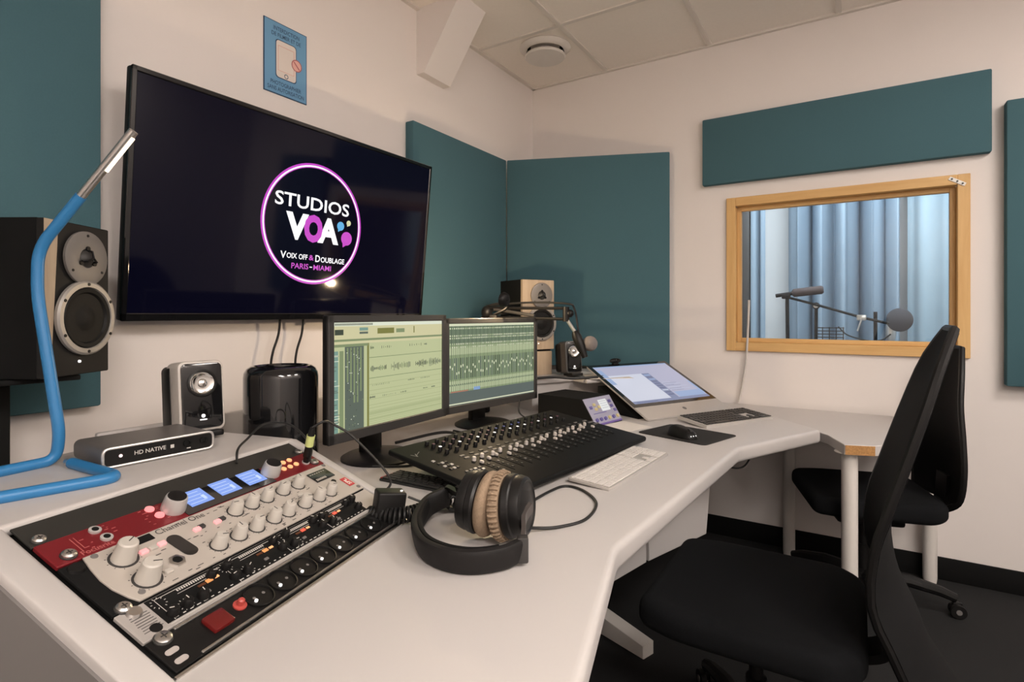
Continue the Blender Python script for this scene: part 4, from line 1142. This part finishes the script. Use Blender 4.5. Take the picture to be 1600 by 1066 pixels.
for k in range(8):
    mb.box((.365 + .012 * (k % 3), .19 + .022 * (k // 3), .001), (.008, .008, .003), PL, m=2)
stuff(mb.build('small_buttons', [M_blackm, M_dgrey, M_mgrey, mat('button_pale', (.5, .47, .44), .4)], cs))
mb = MB(); text_mb(mb, 'V', .030, PL @ T(-.368, .315, .0006), bold=.0004); mb.box((-.352, .325, .0006), (.03, .0016, .0006), PL @ T(-.352, .325, 0) @ RZ(35) @ T(.352, -.325, 0)); mb.build('printed_mark', M_mgrey, cs, smooth=0)

# ------------------------------------------------------------------ keyboards, mouse, pad
def keys_layout(W, D, full=True):
    out = []
    rows = 6
    mx = .006
    kw = (W - 2 * mx) / (22.0 if full else 15.0)
    dp = (D - 2 * .005) / 5.6
    y = D / 2 - .005
    for r_ in range(rows):
        h_ = dp * (.6 if r_ == 0 else 1.0)
        yc_ = y - h_ / 2
        if r_ == 5:
            seq = [1.25, 1.1, 1.25, 5.8, 1.25, 1.1, 1.25, 1.0, 1, 1, 1]
        elif r_ == 0:
            seq = [1.0] * 15
        else:
            first = [1, 1.5, 1.8, 2.3][r_ - 1] if r_ < 5 else 1
            n_ = [13, 12, 11, 10][r_ - 1]
            seq = [first] + [1.0] * n_
            seq.append(15.0 - sum(seq))
        x = -W / 2 + mx
        k_ = 15.0 / sum(seq)
        for q in seq:
            out.append((x + q * k_ * kw / 2, yc_, q * k_ * kw, h_)); x += q * k_ * kw
        if full:
            x = -W / 2 + mx + 15.3 * kw
            for g in range(3):
                if r_ in (3,) or (r_ == 4 and g != 1):
                    continue
                out.append((x + (g + .5) * kw * .95, yc_, kw * .95, h_))
            x += 3.1 * kw
            for g in range(4):
                if r_ == 5 and g == 0:
                    out.append((x + kw * .95, yc_, kw * 1.9, h_)); continue
                if r_ == 5 and g == 1:
                    continue
                out.append((x + (g + .5) * kw * .9, yc_, kw * .9, h_))
        y -= h_
    return out
def keyboard(label, loc, rz, W, D, mbase, mkey, tilt=3.0, single=False, full=True, base_th=.008):
    t = thing('computer_keyboard', label, 'keyboard', loc, rz)
    P = T(0, -D / 2, base_th * .9) @ RX(tilt) @ T(0, D / 2, 0)
    mb = MB(); mb.prism([(-W / 2, -D / 2), (W / 2, -D / 2), (W / 2, D / 2), (-W / 2, D / 2)], -base_th, 0, P @ T(0, 0, 0), bev=.0015, seg=1, vbev=.006); mb.build('base', mbase, t)
    ks = keys_layout(W, D, full)
    if single:
        cache = {}
        for (x, y, w_, h_) in ks:
            key = (round(w_, 4), round(h_, 4))
            if key not in cache:
                q = MB(); q.box((0, 0, .0012), (w_ - .0028, h_ - .0028, .0024), RX(tilt), bev=.0007, seg=1); cache[key] = q.mesh('key', mkey)
            link('key', cache[key], t, P @ Vector((x, y, 0)))
    else:
        q = MB()
        for (x, y, w_, h_) in ks:
            q.box((x, y, .0018), (w_ - .0035, h_ - .0035, .0036), P, bev=.001, seg=1)
        stuff(q.build('keys', mkey, t))
    return t
M_kwhite = mat('keyboard_white', (.72, .68, .65), .4)
M_kbase = mat('keyboard_base', (.52, .49, .46), .35, metal=.3)
kbw = keyboard('slim white keyboard with number pad in front of the mixing surface', (-.580, 1.535, DZ), 87.0, .435, .122, M_kbase, M_kwhite, 3.5, single=True)
keyboard('silver keyboard with black keys in front of the tilted computer', (-.468, 2.442, DZ), 60.5, .40, .158, mat('keyboard_silver', (.62, .59, .56), .3, metal=.4), mat('keyboard_black', (.02, .019, .018), .4), 5, base_th=.014)
M_kbd = mat('keyboard_dark', (.015, .015, .015), .45)
k3 = keyboard('black keyboard half hidden under the left end of the mixing surface', (-.915, 1.118, DZ), 2.0, .36, .085, M_kbd, M_dgrey, 2, full=False, base_th=.006)
mb = MB(); mb.box((-.176, .0, .004), (.010, .07, .007), bev=.002); mb.build('red_end', mat('end_red', (.35, .02, .02), .4), k3)
mp = thing('mouse_pad', 'black mouse pad in the angle of the desk', 'mouse pad', (-.53, 2.085, DZ), 73)
mb = MB(); mb.prism([(-.115, -.13), (.115, -.13), (.115, .15), (-.115, .15)], 0, .003, vbev=.018, vseg=4, bev=.0008, seg=1); mb.build('mat', mat('pad_black', (.012, .011, .010), .8, noise=.2, nscale=400), mp)
ms = thing('computer_mouse', 'black mouse lying on the mouse pad', 'mouse', (-.54, 2.03, DZ + .003), 60)
def dome(fn, nu, nv):
    vs_, fs = [], []
    for i in range(nv + 1):
        for j in range(nu):
            vs_.append(fn(j / nu, i / nv))
    for i in range(nv):
        for j in range(nu):
            a = i * nu + j; b = i * nu + (j + 1) % nu
            fs.append([a, b, b + nu, a + nu])
    fs.append(list(range(nu))[::-1])
    fs.append([nv * nu + j for j in range(nu)])
    return vs_, fs
def mfn(a, v):
    th = 2 * pi * a
    k = cos(v * pi / 2 * .97)
    ex = lambda c, p: (abs(c) ** p) * (1 if c >= 0 else -1)
    x = .034 * ex(cos(th), .8) * k ** .6
    y = .062 * ex(sin(th), .8) * k ** .6
    z = .036 * sin(v * pi / 2) * (1 + .25 * (y / .062))
    return (x, y, max(z, 0))
v_, f_ = dome(mfn, 28, 10)
mb = MB(); mb.add(v_, f_); mb.build('body', M_black, ms)
mb = MB(); mb.lathe([(.009, -.004), (.010, 0), (.009, .004)], 16, T(0, -.035, .024) @ RY(90)); mb.build('scroll_wheel', M_dgrey, ms)
mb = MB(); mb.tube([(.034, -.03, .012), (.0345, 0, .016), (.033, .03, .016)], .0022, n=6); mb.build('side_trim', M_silver, ms)
mb = MB()
for x in (-.012, 0.0, .012):
    mb.lathe([(.0022, 0), (.002, .0012)], 10, T(x - .004, -.057, .012) @ RX(60))
mb.build('indicator_lights', M_led, ms)

# ------------------------------------------------------------------ desktop controller box
bx = thing('monitor_controller', 'black desktop box with a lilac sloping panel of buttons and small screen', 'audio box', (-.856, 2.118, DZ), 79)
LB, WB_, HB = .30, .195, .104
prof = [(0, 0), (.07, HB), (LB, HB), (LB, 0)]
YZ = Matrix(((0, 0, 1, 0), (1, 0, 0, 0), (0, 1, 0, 0), (0, 0, 0, 1)))
mb = MB(); mb.prism(prof, -WB_ / 2, WB_ / 2, YZ, bev=.002, seg=1); mb.build('case', M_blackm, bx)
ang_ = math.degrees(atan2(HB, .07))
PF = T(0, -.0005, 0) @ RX(ang_)
fl = sqrt(HB * HB + .07 * .07)
mb = MB(); mb.box((0, fl / 2, .002), (WB_ - .004, fl - .006, .004), PF, bev=.001, seg=1); mb.build('front_panel', mat('panel_lilac', (.36, .35, .46), .4), bx)
mb = MB(); mb.box((.022, fl * .66, .0044), (.058, .050, .001), PF); ds_ = mb.build('display', emi('ctl', (225, 226, 225)), bx)
mb = MB()
for k in range(4):
    mb.box((.022, fl * .56 + .010 * k, .0051), (.044, .0012, .0004), PF)
mb.build('display_lines', mat('ctl_line', (.3, .3, .4), .5), ds_)
M_yl = mat('button_yellow', (.45, .38, .18), .4, emit=(.9, .75, .35), es=.12)
M_bl = mat('button_violet', (.12, .10, .32), .4)
for i in range(6):
    mb = MB(); mb.lathe([(.008, .004), (.0075, .010)], 14, PF @ T(-.076 + .030 * i, fl * .20, 0)); mb.build('button', M_yl if i in (3, 5) else M_bl, bx)
for (x, y, m) in ((-.045, fl * .72, M_yl), (-.045, fl * .56, M_yl), (-.075, fl * .64, M_bl), (.068, fl * .75, M_bl), (.068, fl * .58, M_bl), (-.02, fl * .62, M_yl), (.078, fl * .42, M_bl)):
    mb = MB(); mb.box((x, y, .006), (.016, .012, .005), PF, bev=.001, seg=1); mb.build('button', m, bx)
mb = MB(); mb.box((-.03, fl * .42, .0043), (.09, .003, .0006), PF); mb.box((0, .006, .0043), (WB_ - .01, .008, .0006), PF, m=1); mb.build('panel_stripes', [M_bl, mat('stripe_violet', (.16, .10, .34), .4)], bx)

# ------------------------------------------------------------------ headphones
hp = thing('headphones', 'black studio headphones with tan velour pads lying on the desk', 'headphones', (-.62, .85, DZ))
M_vel = mat('velour_tan', (.34, .245, .165), .95, noise=.25, nscale=220, bump=.6, bscale=500)
M_hpb = mat('headphone_black', (.009, .0085, .0085), .4, spec=.4)
ax = Vector((.975, .222, 0)).normalized()
HC = Vector((-.612, .917, DZ + .068))
HM = T(*HC) @ RZ(math.degrees(atan2(ax.y, ax.x))) @ RY(90) @ Matrix.Scale(.875, 4)          # local z = cup axis (towards the right-hand cup)
def cup(sgn, lab):
    Mc = HM if sgn > 0 else HM @ RX(180)
    Mc = Mc @ RY(-5 if sgn > 0 else -5)
    mb = MB(); mb.lathe([(.052, .030), (.068, .032), (.071, .038), (.069, .050), (.066, .053), (.067, .060), (.063, .074), (.056, .078), (.052, .075), (.030, .079), (.0005, .081)], 36, Mc); c = mb.build('ear_cup', M_hpb, hp, world=True)
    pr = []
    for k in range(15):
        a = -pi / 2 + pi * 2 * k / 14
        pr.append((.055 + .0185 * cos(a), .0165 + .0165 * sin(a)))
    mb = MB(); mb.lathe(pr, 44, Mc, cap0=False, cap1=False)
    if sgn > 0:                                     # gathered pleats round the pad
        for k in range(40):
            a = 2 * pi * k / 40
            mb.tube([((.0735) * cos(a), (.0735) * sin(a), .010), ((.0758) * cos(a), (.0758) * sin(a), .018), ((.0715) * cos(a), (.0715) * sin(a), .029)], .0032, n=6, M=Mc)
    mb.build('ear_pad', M_vel, hp, world=True)
    return c
cr_, cl_ = cup(1, 'r'), cup(-1, 'l')
bp = crom([(-.762, .952, .790), (-.778, .905, .778), (-.745, .832, .767), (-.680, .772, .764), (-.617, .752, .764), (-.562, .765, .764), (-.522, .806, .766), (-.508, .850, .770)], 8)
sec = []
for k in range(16):
    a = 2 * pi * k / 16
    sec.append((.0085 * (abs(cos(a)) ** .6) * (1 if cos(a) > 0 else -1), .0225 * (abs(sin(a)) ** .6) * (1 if sin(a) > 0 else -1)))
mb = MB(); mb.tube(bp, [.75] + [1.0] * (len(bp) - 2) + [.75], section=sec); mb.build('headband', mat('headband_black', (.011, .010, .010), .6, spec=.3), hp, world=True)
mb = MB()
inner = [p + Vector((.0, .010, .004)) for p in bp[10:-10]]
sec2 = [(p[0] * .7, p[1] * .8) for p in sec]
mb.tube(inner, 1.0, section=sec2); mb.build('headband_padding', M_blackm, hp, world=True)
M_grey_y = mat('yoke_grey', (.13, .115, .11), .35, metal=.6)
oc = HC + ax * .072
mb = MB(); mb.tube(crom([(-.508, .846, .775), (-.520, .872, .785), (oc.x + .004, oc.y - .030, .800), (oc.x + .004, oc.y - .004, .815)], 6), 1.0, section=[(-.004, -.012), (.004, -.012), (.004, .012), (-.004, .012)]); mb.build('yoke', M_grey_y, hp, world=True)
mb = MB(); mb.box((-.508, .850, .770), (.020, .020, .046), T(-.5, .85, 0) @ RZ(35) @ T(.5, -.85, 0), bev=.003); mb.build('slider_block', M_dgrey, hp, world=True)
oc2 = HC - ax * .072
mb = MB(); mb.tube(crom([(-.764, .950, .792), (-.752, .950, .805), (oc2.x - .010, oc2.y + .01, .815), (oc2.x - .006, oc2.y, .835)], 6), 1.0, section=[(-.004, -.012), (.004, -.012), (.004, .012), (-.004, .012)]); mb.build('yoke', M_hpb, hp, world=True)
mb = MB(); mb.lathe([(.0055, 0), (.005, .002)], 14, T(-.590, .7475, .772) @ RZ(12) @ RX(90)); mb.lathe([(.005, 0), (.0045, .002)], 14, T(-.512, .812, .778) @ RZ(50) @ RX(90)); mb.build('rivets', M_mgrey, hp, world=True)
mb = MB(); mb.tube(crom([(-.572, .945, .765), (-.560, .985, .750), (-.530, 1.030, .7435), (-.500, 1.10, .7435), (-.520, 1.205, .7435), (-.585, 1.275, .7435), (-.640, 1.285, .7435), (-.655, 1.22, .7435), (-.66, 1.05, .7435), (-.70, .985, .7435)], 8), .0034, n=8); mb.build('cable', M_cable, hp, world=True)

# coiled lead with its black adapter block
cl = thing('coiled_lead', 'coiled black headphone lead with a square black adapter block', 'cable', (-.84, .89, DZ))
mb = MB()
cpath = crom([(-.885, .838, .761), (-.845, .850, .761), (-.815, .880, .761), (-.805, .925, .761), (-.815, .975, .761), (-.795, 1.0, .761), (-.77, .985, .761)], 12)
hel = []
nT = 30
for i in range(nT * 12):
    s = i / (nT * 12 - 1) * (len(cpath) - 1)
    k = min(int(s), len(cpath) - 2); p = cpath[k].lerp(cpath[k + 1], s - k)
    tg = (cpath[k + 1] - cpath[k]).normalized(); sd = Vector((tg.y, -tg.x, 0)).normalized()
    a = 2 * pi * i / 12
    hel.append(p + sd * (.0150 * cos(a)) + Vector((0, 0, 1)) * (.0150 * sin(a)))
mb.tube(hel, .0032, n=6); mb.build('coil', M_cable, cl, world=True)
mb = MB(); mb.box((0, 0, 0), (.062, .044, .066), T(-.856, .868, .776) @ RZ(58) @ RY(8), bev=.005, seg=3); mb.build('adapter_block', M_black, cl, world=True)
mb = MB(); mb.lathe([(.003, 0), (.0028, .002)], 10, T(-.835, .885, .806)); mb.build('adapter_light', M_led, cl, world=True)
mb = MB(); mb.tube(crom([(-.862, .935, .775), (-.845, .950, .765), (-.825, .965, .755), (-.815, .985, .75)], 6), .0028, n=8); mb.build('lead', M_cable, cl, world=True)

# cable plugged into the red unit
pc_ = thing('patch_cable', 'thin black cable with a green-banded plug in the red unit', 'cable', tuple(RACK @ Vector((.519, .263, .012))))
pj = RACK @ Vector((.519, .263, .011))
pn = (RACK.to_3x3() @ Vector((-.10, .10, 1))).normalized()
mb = MB(); mb.tube([pj, pj + pn * .012, pj + pn * .014, pj + pn * .040], [.007, .007, .009, .008], n=14); mb.build('plug', M_black, pc_, world=True)
mb = MB(); mb.tube([pj + pn * .040, pj + pn * .066], .0092, n=14); mb.build('green_band', mat('band_green', S(205, 215, 140), .5), pc_, world=True)
mb = MB(); mb.tube([pj + pn * .066, pj + pn * .085], [.008, .005], n=12); mb.build('plug_tail', M_black, pc_, world=True)
e_ = pj + pn * .085
c1 = RACK @ Vector((.585, .205, .085)); c2_ = RACK @ Vector((.585, .085, .045)); c3 = Vector((-.885, .868, .79))
mb = MB(); mb.tube(crom([e_, e_ + pn * .012 + Vector((.01, .02, 0)), RACK @ Vector((.565, .262, .098)), c1, c2_, c3], 8), .0028, n=8); mb.build('lead', M_cable, pc_, world=True)
sp_ = thing('loose_cable', 'thin black cable arching from the rack edge over the shelf', 'cable', tuple(RACK @ Vector((.39, .345, .01))))
mb = MB(); mb.tube(crom([RACK @ Vector((.39, .335, .006)), RACK @ Vector((.41, .36, .020)), RACK @ Vector((.47, .395, .012)), RACK @ Vector((.53, .41, .030)), RACK @ Vector((.56, .36, .045)), RACK @ Vector((.555, .29, .03)), RACK @ Vector((.53, .262, .012))], 8), .0026, n=8); mb.build('lead', M_cable, sp_, world=True)

# television leads
for (y0, y1, lab) in ((1.225, 1.20, 'left of two thin black leads hanging below the television'), (1.322, 1.30, 'right of two thin black leads hanging below the television')):
    mb = MB(); mb.tube(crom([(-1.735, y0, 1.20), (-1.745, y0, 1.12), (-1.75, (y0 + y1) / 2 - .008, 1.05), (-1.755, y1, .98), (-1.75, y1, .80), (-1.73, y1, .66)], 8), .0042, n=8)
    o = mb.build('television_lead', M_cable); tag(o, lab, 'cable', 'television leads')

# ------------------------------------------------------------------ microphone arm, clamp lamp
ma = thing('microphone_boom', 'folded black microphone boom arm reaching over the right monitor', 'mic arm', (-1.42, 2.05, DZ))
def vp(lat, z, d):
    p = Fv * d + Rv * lat
    return Vector((p.x, p.y, z))
el = vp(-.115, 1.195, 2.52); jt = vp(.228, 1.190, 2.33)
for dz, nm in ((.022, 'upper_bar'), (-.024, 'lower_bar')):
    mb = MB(); mb.tube([el + Vector((0, 0, dz * .9)), jt + Vector((0, 0, dz))], .0065, n=8); mb.build(nm, M_black, ma, world=True)
mb = MB(); mb.tube([el.lerp(jt, .1) + Vector((0, 0, .015)), el.lerp(jt, .62) + Vector((0, 0, -.012))], .0075, n=8); mb.build('spring', M_dgrey, ma, world=True)
mb = MB(); mb.sphere(tuple(el), .026, sc=(1, 1, 1.2)); mb.build('elbow_joint', M_black, ma, world=True)
foot_ = Vector((el.x - .02, el.y - .01, DZ))
for k in (-.02, .02):
    mb = MB(); mb.tube([el + Vector((k, 0, 0)), foot_ + Vector((k, 0, .06))], .0065, n=8); mb.build('lower_arm', M_black, ma, world=True)
mb = MB(); mb.box((foot_.x, foot_.y, DZ + .035), (.06, .05, .07), bev=.006); mb.build('clamp', M_black, ma, world=True)
mb = MB(); mb.tube([jt + Vector((0, 0, .028)), jt + Vector((0, 0, -.034))], .014, n=12); mb.sphere(tuple(jt + Rv * .016), .017); mb.build('head_joint', M_black, ma, world=True)
j2 = vp(.262, 1.115, 2.31); j3 = vp(.285, 1.055, 2.30)
mb = MB(); mb.tube([jt + Vector((0, 0, -.02)), j2], .0075, n=10); mb.build('head_rod', M_silver, ma, world=True)
mb = MB(); mb.tube(crom([el + Vector((0, 0, .03)), el.lerp(jt, .5) + Vector((0, 0, .045)), jt + Vector((0, 0, .042)), jt + Rv * .035 + Vector((0, 0, .02)), jt + Rv * .05 + Vector((0, 0, -.06)), j3 + Vector((0, 0, .02))], 8), .0045, n=8); mb.build('cable', M_cable, ma, world=True)
mb = MB()
for k in range(5):
    a = el + Vector((0, 0, .03 - .013 * k)) + Rv * (-.012 * (k % 2))
    mb.tube(crom([a, a + Rv * .05 + Vector((0, 0, .012 - .004 * k)), a + Rv * .11 + Vector((0, 0, .004))], 5), .0035, n=6)
mb.build('cable_wrap', M_cable, ma, world=True)
mi = thing('studio_microphone', 'black studio microphone with grey round foam hanging from the boom arm', 'microphone', tuple(j3))
mb = MB(); mb.tube([j2, j2.lerp(j3, .3), j3, j3 + (j3 - j2) * .8], [.012, .020, .020, .012], n=16); mb.build('body', M_black, mi, world=True)
mb = MB(); mb.tube([j3 + Vector((0, 0, -.005)), j3 + Rv * .035 + Vector((0, 0, .01))], .012, n=12); mb.build('mount', M_black, mi, world=True)
gp = vp(.326, 1.064, 2.31)
mb = MB(); mb.sphere(tuple(gp), .032, nu=24, nv=16); mb.build('foam_ball', mat('foam_grey', (.20, .175, .165), .95, noise=.2, nscale=300, bump=.6, bscale=500), mi, world=True)

BULB = Vector((-1.185, 1.815, 1.245))
cla = thing('clamp_lamp', 'small black clamp lamp glowing towards the television', 'lamp', (-1.29, 1.90, 1.17))
aim = Vector((-.93, .10, .10)).normalized()
q = aim.to_track_quat('Z', 'Y').to_matrix().to_4x4()
SM = T(*(BULB - aim * .018)) @ q
mb = MB(); mb.lathe([(.010, -.012), (.020, -.010), (.027, -.004), (.031, .008), (.029, .008), (.025, -.003), (.018, -.007)], 24, SM, cap1=False); mb.build('shade', M_black, cla, world=True)
mb = MB(); mb.sphere(tuple(BULB), .010); mb.build('bulb', mat('bulb_glow', (1, .9, .7), .5, emit=(1.0, .78, .45), es=250.0), cla, world=True)
mb = MB(); mb.tube(crom([BULB - aim * .028, BULB - aim * .03 + Vector((-.02, .03, -.03)), Vector((-1.255, 1.87, 1.185))], 6), .005, n=8); mb.build('neck', M_black, cla, world=True)
mb = MB(); mb.box((-1.258, 1.872, 1.168), (.035, .022, .03), bev=.004); mb.build('clamp', M_black, cla, world=True)
L = bpy.data.lights.new('bulb_light', 'POINT'); L.energy = BULB_W; L.color = (1.0, .74, .46); L.shadow_soft_size = .012
lo = link('bulb_light', L, cla, MW[cla].inverted() @ (BULB + aim * .02))

# ------------------------------------------------------------------ loose things on the desk
o = MB().prism([(-.105, -.075), (.105, -.075), (.105, .075), (-.105, .075)], 0, .0012).build('paper_sheet', mat('paper', (.74, .70, .66), .7))
o.location = (-.795, 2.075, DZ + .0005); o.rotation_euler = (0, 0, radians(68)); tag(o, 'white paper sheet beside the lilac-panelled box', 'paper')
o = MB().prism([(-.105, -.148), (.105, -.148), (.105, .148), (-.105, .148)], 0, .0015).build('paper_sheet', MATS['paper'])
o.location = (-1.06, 2.53, SHZ + .0005); o.rotation_euler = (0, 0, radians(40)); tag(o, 'white paper sheet on the shelf behind the tilted computer', 'paper')
def loose(label, pts, r=.0035, m=M_cable, name='loose_cable'):
    mb = MB(); mb.tube(crom(pts, 8), r, n=8)
    return tag(mb.build(name, m), label, 'cable', 'loose black cables')
zc_ = DZ + .0045
loose('black cable looping under the left monitor', [(-1.20, 1.36, zc_), (-1.12, 1.42, zc_ + .03), (-1.09, 1.33, zc_ + .02), (-1.11, 1.22, zc_), (-1.20, 1.15, zc_)])
loose('thick black cable curving between the two monitor stands', [(-1.35, 1.40, zc_), (-1.20, 1.47, zc_ + .04), (-1.12, 1.50, zc_ + .03), (-1.13, 1.62, zc_), (-1.3, 1.66, zc_)], .005)
loose('black cable hanging behind the right monitor stand', [(-1.20, 1.98, .84), (-1.19, 1.96, .78), (-1.15, 1.98, zc_), (-1.10, 1.90, zc_), (-1.25, 1.75, zc_)])
loose('black cable lying over the right shelf edge', [(-1.28, 2.16, SHZ + .005), (-1.18, 2.24, SHZ + .012), (-1.10, 2.30, SHZ + .005), (-1.02, 2.40, SHZ + .008), (-1.0, 2.46, SHZ + .005)], .006)
loose('black cable drooping below the desk edge near the chair', [(-.47, 1.62, .686), (-.46, 1.66, .655), (-.45, 1.72, .645), (-.44, 1.79, .672), (-.45, 1.82, .686)], .003)
loose('black cable drooping below the right desk wing', [(-.40, 1.99, .686), (-.37, 2.03, .655), (-.34, 2.09, .650), (-.32, 2.15, .686)], .003)
hub = thing('cable_hub', 'small black connector box lying behind the mixing surface', 'electronics', (-1.115, 1.60, DZ), 80)
mb = MB(); mb.box((0, 0, .022), (.20, .07, .044), bev=.006); mb.build('case', M_black, hub)
mb = MB()
for k in range(5):
    mb.box((.02 + .016 * k, -.036, .026), (.010, .004, .010), bev=.001, seg=1)
mb.build('connectors', M_silver, hub)
# white cable down the back wall
mb = MB(); mb.tube(crom([(-.478, 3.085, 1.26), (-.482, 3.09, 1.15), (-.49, 3.095, 1.0), (-.497, 3.10, .92), (-.515, 3.10, .80), (-.53, 3.095, .722)], 8), .0055, n=8)
tag(mb.build('wall_cable', M_wcable), 'thin white cable hanging from the window to the table', 'cable')

# ------------------------------------------------------------------ office chairs
def shell(fn, nu, nv, th):
    g = [[Vector(fn(-1 + 2 * i / nu, j / nv)) for i in range(nu + 1)] for j in range(nv + 1)]
    vs_, fs = [], []
    N = (nu + 1) * (nv + 1)
    for s in (0, 1):
        for j in range(nv + 1):
            for i in range(nu + 1):
                du = g[j][min(i + 1, nu)] - g[j][max(i - 1, 0)]
                dv_ = g[min(j + 1, nv)][i] - g[max(j - 1, 0)][i]
                n = du.cross(dv_).normalized()
                vs_.append(g[j][i] + n * (th if s else 0) * -1)
    ix = lambda s, j, i: s * N + j * (nu + 1) + i
    for j in range(nv):
        for i in range(nu):
            fs.append([ix(0, j, i), ix(0, j, i + 1), ix(0, j + 1, i + 1), ix(0, j + 1, i)])
            fs.append([ix(1, j, i), ix(1, j + 1, i), ix(1, j + 1, i + 1), ix(1, j, i + 1)])
    for i in range(nu):
        fs.append([ix(0, 0, i), ix(1, 0, i), ix(1, 0, i + 1), ix(0, 0, i + 1)])
        fs.append([ix(0, nv, i), ix(0, nv, i + 1), ix(1, nv, i + 1), ix(1, nv, i)])
    for j in range(nv):
        fs.append([ix(0, j, 0), ix(0, j + 1, 0), ix(1, j + 1, 0), ix(1, j, 0)])
        fs.append([ix(0, j, nu), ix(1, j, nu), ix(1, j + 1, nu), ix(0, j + 1, nu)])
    return vs_, fs
def interp(tab, v):
    n = len(tab) - 1
    s = v * n
    k = min(int(s), n - 1)
    t_ = s - k
    p0 = tab[max(k - 1, 0)]; p1 = tab[k]; p2 = tab[k + 1]; p3 = tab[min(k + 2, n)]
    return [0.5 * (2 * b + (c - a) * t_ + (2 * a - 5 * b + 4 * c - d) * t_ * t_ + (3 * b - a - 3 * c + d) * t_ ** 3) for a, b, c, d in zip(p0, p1, p2, p3)]
def office_chair(label, loc, rz, tab, seat_w=.48, seat_d=.47, base_rot=0):
    t = thing('office_chair', label, 'chair', loc, rz, 'black office chairs')
    mb = MB()
    sw, sd = seat_w / 2, seat_d / 2
    mb.prism([(-sw + .03, -sd), (sw - .03, -sd), (sw, -sd + .10), (sw, sd - .06), (sw - .06, sd), (-sw + .06, sd), (-sw, sd - .06), (-sw, -sd + .10)], .405, .482, bev=.030, seg=5, vbev=.03, vseg=3)
    mb.build('seat', M_fabric, t)
    def fn(u, v):
        z, y, hw, wr = interp(tab, v)
        return (u * hw, y - wr * u * u, z)
    v_, f_ = shell(fn, 16, 28, .018)
    mb = MB(); mb.add(v_, f_); mb.build('backrest', M_mesh, t, smooth=60)
    mb = MB(); ed = [Vector(fn(1, j / 20)) for j in range(21)] + [Vector(fn(1 - 2 * i / 10, 1)) for i in range(1, 10)] + [Vector(fn(-1, 1 - j / 20)) for j in range(21)]
    mb.tube([p + Vector((0, .008, 0)) for p in ed], .0095, n=8); mb.build('back_frame', M_black, t)
    vv = min(range(101), key=lambda k: abs(interp(tab, k / 100)[0] - .55)) / 100
    z1_, y1_, _, _ = interp(tab, vv)
    mb = MB(); mb.tube(crom([(0, .02, .375), (0, .18, .375), (0, y1_ - .03, .40), (0, y1_ - .012, .46), (0, y1_ - .004, z1_)], 8), 1.0, section=[(-.045, -.010), (.045, -.010), (.045, .010), (-.045, .010)]); mb.build('back_support', M_black, t)
    mb = MB(); mb.box((0, 0, .375), (.20, .24, .06), bev=.012); mb.build('mechanism', M_black, t)
    mb = MB(); mb.tube(crom([(-.10, -.02, .375), (-.20, -.02, .372), (-.25, -.02, .365)], 5), .008, n=8); mb.box((-.265, -.02, .364), (.05, .03, .012), bev=.004); mb.build('lever', M_black, t)
    mb = MB(); mb.lathe([(.026, .10), (.026, .24), (.018, .24), (.018, .36)], 18); mb.build('gas_lift', M_black, t)
    mb = MB(); mb.lathe([(.045, .085), (.045, .13), (.03, .14)], 20); mb.build('hub', M_black, t)
    for k in range(5):
        a = base_rot + 72 * k
        A = RZ(a)
        mb = MB(); mb.tube([A @ Vector((.03, 0, .115)), A @ Vector((.16, 0, .112)), A @ Vector((.26, 0, .092)), A @ Vector((.31, 0, .074))], [.026, .024, .020, .017], n=10); lg = mb.build('base_leg', M_black, t)
        mb = MB()
        for s_ in (-.014, .014):
            mb.lathe([(.026, -.008), (.028, 0), (.026, .008)], 20, A @ T(.315, s_, .028) @ RX(90))
        mb.box((.315, 0, .044), (.03, .014, .03), A, bev=.003); mb.lathe([(.010, -.024), (.010, .024)], 12, A @ T(.315, 0, .028) @ RX(90), 1)
        mb.build('caster', [M_black, M_mgrey], lg)
    return t
office_chair('near black office chair with tall curved mesh back by the desk', (-.225, 1.565, 0), -90,
             [(.25, .47, .19, .05), (.34, .41, .20, .05), (.42, .357, .21, .046), (.50, .327, .222, .05), (.59, .289, .225, .048), (.70, .273, .225, .028), (.80, .285, .222, .012), (.97, .325, .20, .0), (1.08, .368, .15, .008), (1.155, .393, .06, .0)], seat_w=.52, seat_d=.49)
office_chair('far black office chair pushed under the white table', (.02, 2.715, 0), -74,
             [(.455, .265, .15, .04), (.50, .285, .20, .04), (.60, .292, .215, .04), (.72, .290, .20, .035), (.84, .288, .175, .03), (.95, .296, .14, .02), (1.055, .308, .07, .0)], base_rot=10)
